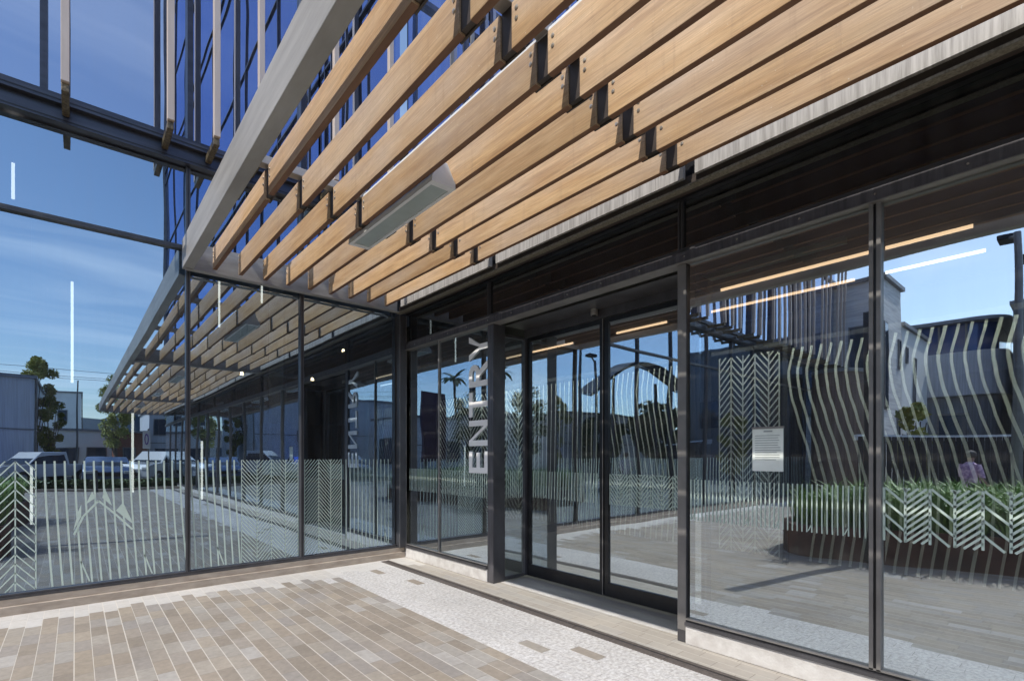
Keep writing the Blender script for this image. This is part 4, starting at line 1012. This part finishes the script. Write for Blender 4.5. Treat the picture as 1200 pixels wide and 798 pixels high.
# hills beyond
b = MB(); P = []; random.seed(2)
for i in range(80):
    a = PI * (1.0 + .95 * i / 79); r = 260 + 20 * math.sin(i * .7)
    P.append((r * math.cos(a), r * math.sin(a), 16 + 7 * math.sin(i * .31) + 4 * math.sin(i * .83 + 1) + random.uniform(-.8, .8)))
vs = []
for x, y, z in P: vs += [(x, y, -2), (x, y, z), (x * 1.25, y * 1.25, z * .6)]
fs = []
for i in range(79):
    a = 3 * i; fs += [(a, a + 3, a + 4, a + 1), (a + 1, a + 4, a + 5, a + 2)]
b.add(vs, fs); struct(b.build('hills', 'hill', fix=False, smooth=True))

# ------------------------------------------------------------------ person beyond the planter
def person(loc, rz, label):
    t = thing('person', (0, 0, 0), label, 'person')
    V = [(0, 0, .86), (0, 0, 1.02), (0, .01, 1.20), (0, 0, 1.29), (0, .01, 1.36), (0, .03, 1.47),
         (.09, 0, .82), (.10, .03, .45), (.10, -.01, .08), (.10, .12, .04), (-.09, 0, .82), (-.10, .0, .45), (-.10, -.03, .08), (-.10, .10, .04),
         (.17, 0, 1.24), (.22, .04, .98), (.20, .20, .86), (.19, .28, .86), (-.17, 0, 1.24), (-.22, .02, .98), (-.21, .16, .84), (-.20, .24, .83)]
    R_ = [.13, .12, .125, .07, .05, .085, .085, .058, .04, .035, .085, .058, .04, .035, .055, .042, .03, .028, .055, .042, .03, .028]
    E_ = [(0, 1), (1, 2), (2, 3), (3, 4), (4, 5), (0, 6), (6, 7), (7, 8), (8, 9), (0, 10), (10, 11), (11, 12), (12, 13), (2, 14), (14, 15), (15, 16), (16, 17), (2, 18), (18, 19), (19, 20), (20, 21)]
    # fingers as short chains rooted in each palm
    for root, sx in ((17, 1), (21, -1)):
        bx, by, bz = V[root]
        for k in range(4):
            i0 = len(V); V.append((bx + sx * (.018 - .012 * k), by + .045, bz - .005)); V.append((bx + sx * (.018 - .012 * k), by + .07, bz - .03)); R_ += [.008, .006]; E_ += [(root, i0), (i0, i0 + 1)]
        i0 = len(V); V.append((bx - sx * .03, by + .02, bz + .01)); R_ += [.009]; E_ += [(root, i0)]
    me = bpy.data.meshes.new('body'); me.from_pydata(V, E_, []); me.update()
    o = bpy.data.objects.new('body', me); COL.objects.link(o)
    md = o.modifiers.new('skin', 'SKIN'); 
    for i, r in enumerate(R_): me.skin_vertices[0].data[i].radius = (r, r); me.skin_vertices[0].data[i].use_root = (i == 0)
    o.modifiers.new('sub', 'SUBSURF').levels = 1; o.modifiers['sub'].render_levels = 2
    me.materials.append(M_['skin']); o.parent = t
    def ell(name, c, r, mat, zmin=-9, parent=t):
        b = MB(); nu, nv = 20, 14; vs = []
        for j in range(nv + 1):
            ph = PI * j / nv
            for i in range(nu):
                th = 2 * PI * i / nu; vs.append((c[0] + r[0] * math.sin(ph) * math.cos(th), c[1] + r[1] * math.sin(ph) * math.sin(th), max(zmin, c[2] + r[2] * math.cos(ph))))
        b.add(vs, [(j * nu + i, j * nu + (i + 1) % nu, (j + 1) * nu + (i + 1) % nu, (j + 1) * nu + i) for j in range(nv) for i in range(nu)])
        q = b.build(name, mat, smooth=True, fix=True); q.parent = parent; return q
    ell('hair', (0, .015, 1.50), (.105, .115, .105), 'hair', 1.44)
    # blouse and trousers as lofted shells
    def shell(name, rings, mat):
        b = MB(); nu = 20; vs = []
        for (cx, cy, cz, rx, ry) in rings:
            for i in range(nu): a = 2 * PI * i / nu; vs.append((cx + rx * math.cos(a), cy + ry * math.sin(a), cz))
        b.add(vs, [(j * nu + i, j * nu + (i + 1) % nu, (j + 1) * nu + (i + 1) % nu, (j + 1) * nu + i) for j in range(len(rings) - 1) for i in range(nu)]); q = b.build(name, mat, smooth=True); q.parent = t
    shell('blouse', [(0, 0, .78, .19, .15), (0, 0, .95, .175, .145), (0, .0, 1.12, .19, .15), (0, 0, 1.24, .20, .13), (0, 0, 1.31, .10, .09), (0, 0, 1.34, .065, .06)], 'shirt')
    for sx in (-1, 1):
        shell('sleeve', [(sx * .16, 0, 1.29, .06, .07), (sx * .20, .01, 1.16, .065, .065), (sx * .225, .035, 1.0, .058, .058)], 'shirt')
        shell('trouser_leg', [(sx * .085, 0, .88, .11, .13), (sx * .10, .01, .5, .085, .09), (sx * .10, 0, .10, .07, .075)], 'trouser')
    for sx in (-1, 1): ell('eye', (sx * .032, .112, 1.475), (.011, .008, .008), 'black')
    ell('nose', (0, .122, 1.45), (.012, .016, .02), 'skin')
    t.location = loc; t.rotation_euler = (0, 0, rz)
person((-11.0, -4.85, 0), 2.2, 'dark haired person in a pink patterned top standing beyond the planter')

# ------------------------------------------------------------------ light, sky, camera
SD = Vector((-1., -.21, 1.20)).normalized()      # direction to the sun
sun = bpy.data.lights.new('sun', 'SUN'); sun.energy = 2.7; sun.angle = math.radians(.5); sun.color = (1., .95, .87)
so = bpy.data.objects.new('sun', sun); COL.objects.link(so); so.rotation_euler = SD.to_track_quat('Z', 'Y').to_euler()
W_ = bpy.data.worlds.new('World'); S.world = W_; W_.use_nodes = True
nt = W_.node_tree; nt.nodes.clear(); L = nt.links.new
sky = N(nt, 'ShaderNodeTexSky', sky_type='NISHITA'); sky.sun_disc = False
sky.sun_elevation = math.asin(SD.z); sky.sun_rotation = math.atan2(SD.x, SD.y); sky.ozone_density = 1.4; sky.dust_density = .8; sky.air_density = 1.
bg = N(nt, 'ShaderNodeBackground'); bg.inputs['Strength'].default_value = .15
tc = N(nt, 'ShaderNodeTexCoord'); sp = N(nt, 'ShaderNodeSeparateXYZ'); L(tc.outputs['Generated'], sp.inputs[0])
# thin cirrus streaks: project direction on a high plane
mz = N(nt, 'ShaderNodeMath', operation='MAXIMUM'); L(sp.outputs[2], mz.inputs[0]); mz.inputs[1].default_value = .04
dx = N(nt, 'ShaderNodeMath', operation='DIVIDE'); L(sp.outputs[0], dx.inputs[0]); L(mz.outputs[0], dx.inputs[1])
dy = N(nt, 'ShaderNodeMath', operation='DIVIDE'); L(sp.outputs[1], dy.inputs[0]); L(mz.outputs[0], dy.inputs[1])
cb = N(nt, 'ShaderNodeCombineXYZ'); L(dx.outputs[0], cb.inputs[0]); L(dy.outputs[0], cb.inputs[1])
mp = N(nt, 'ShaderNodeMapping'); mp.inputs['Scale'].default_value = (.28, .75, 1); mp.inputs['Rotation'].default_value = (0, 0, .5); L(cb.outputs[0], mp.inputs[0])
nz = N(nt, 'ShaderNodeTexNoise'); setin(nz, {'Scale': 1.1, 'Detail': 8., 'Roughness': .55, 'Distortion': .6}); L(mp.outputs[0], nz.inputs['Vector'])
mr = N(nt, 'ShaderNodeMapRange'); setin(mr, {'From Min': .47, 'From Max': .80, 'To Min': 0., 'To Max': .55}); L(nz.outputs['Fac'], mr.inputs['Value'])
mx = N(nt, 'ShaderNodeMixRGB'); L(mr.outputs[0], mx.inputs[0]); L(sky.outputs[0], mx.inputs[1]); mx.inputs[2].default_value = (6.5, 7., 7.6, 1)
L(mx.outputs[0], bg.inputs['Color'])
o = nt.nodes.new('ShaderNodeOutputWorld'); L(bg.outputs[0], o.inputs['Surface'])

cam = bpy.data.cameras.new('camera'); co = bpy.data.objects.new('camera', cam); COL.objects.link(co)
TH = math.atan((600 - 88) / 590.)
co.location = (-3.622, -6.621, 1.5); co.rotation_euler = (PI / 2, 0, -TH)
cam.sensor_width = 36; cam.lens = 36 * 590 / 1200.; cam.shift_y = (533 - 399) / 1200.; cam.clip_start = .05; cam.clip_end = 2000
S.camera = co
S.render.engine = 'CYCLES'
S.cycles.max_bounces = 10; S.cycles.transparent_max_bounces = 24; S.cycles.glossy_bounces = 8; S.cycles.diffuse_bounces = 3; S.cycles.transmission_bounces = 4
S.cycles.caustics_reflective = True; S.cycles.sample_clamp_indirect = 6
S.view_settings.view_transform = 'Standard'; S.view_settings.look = 'None'; S.view_settings.exposure = .66; S.view_settings.gamma = 1
mark_things()
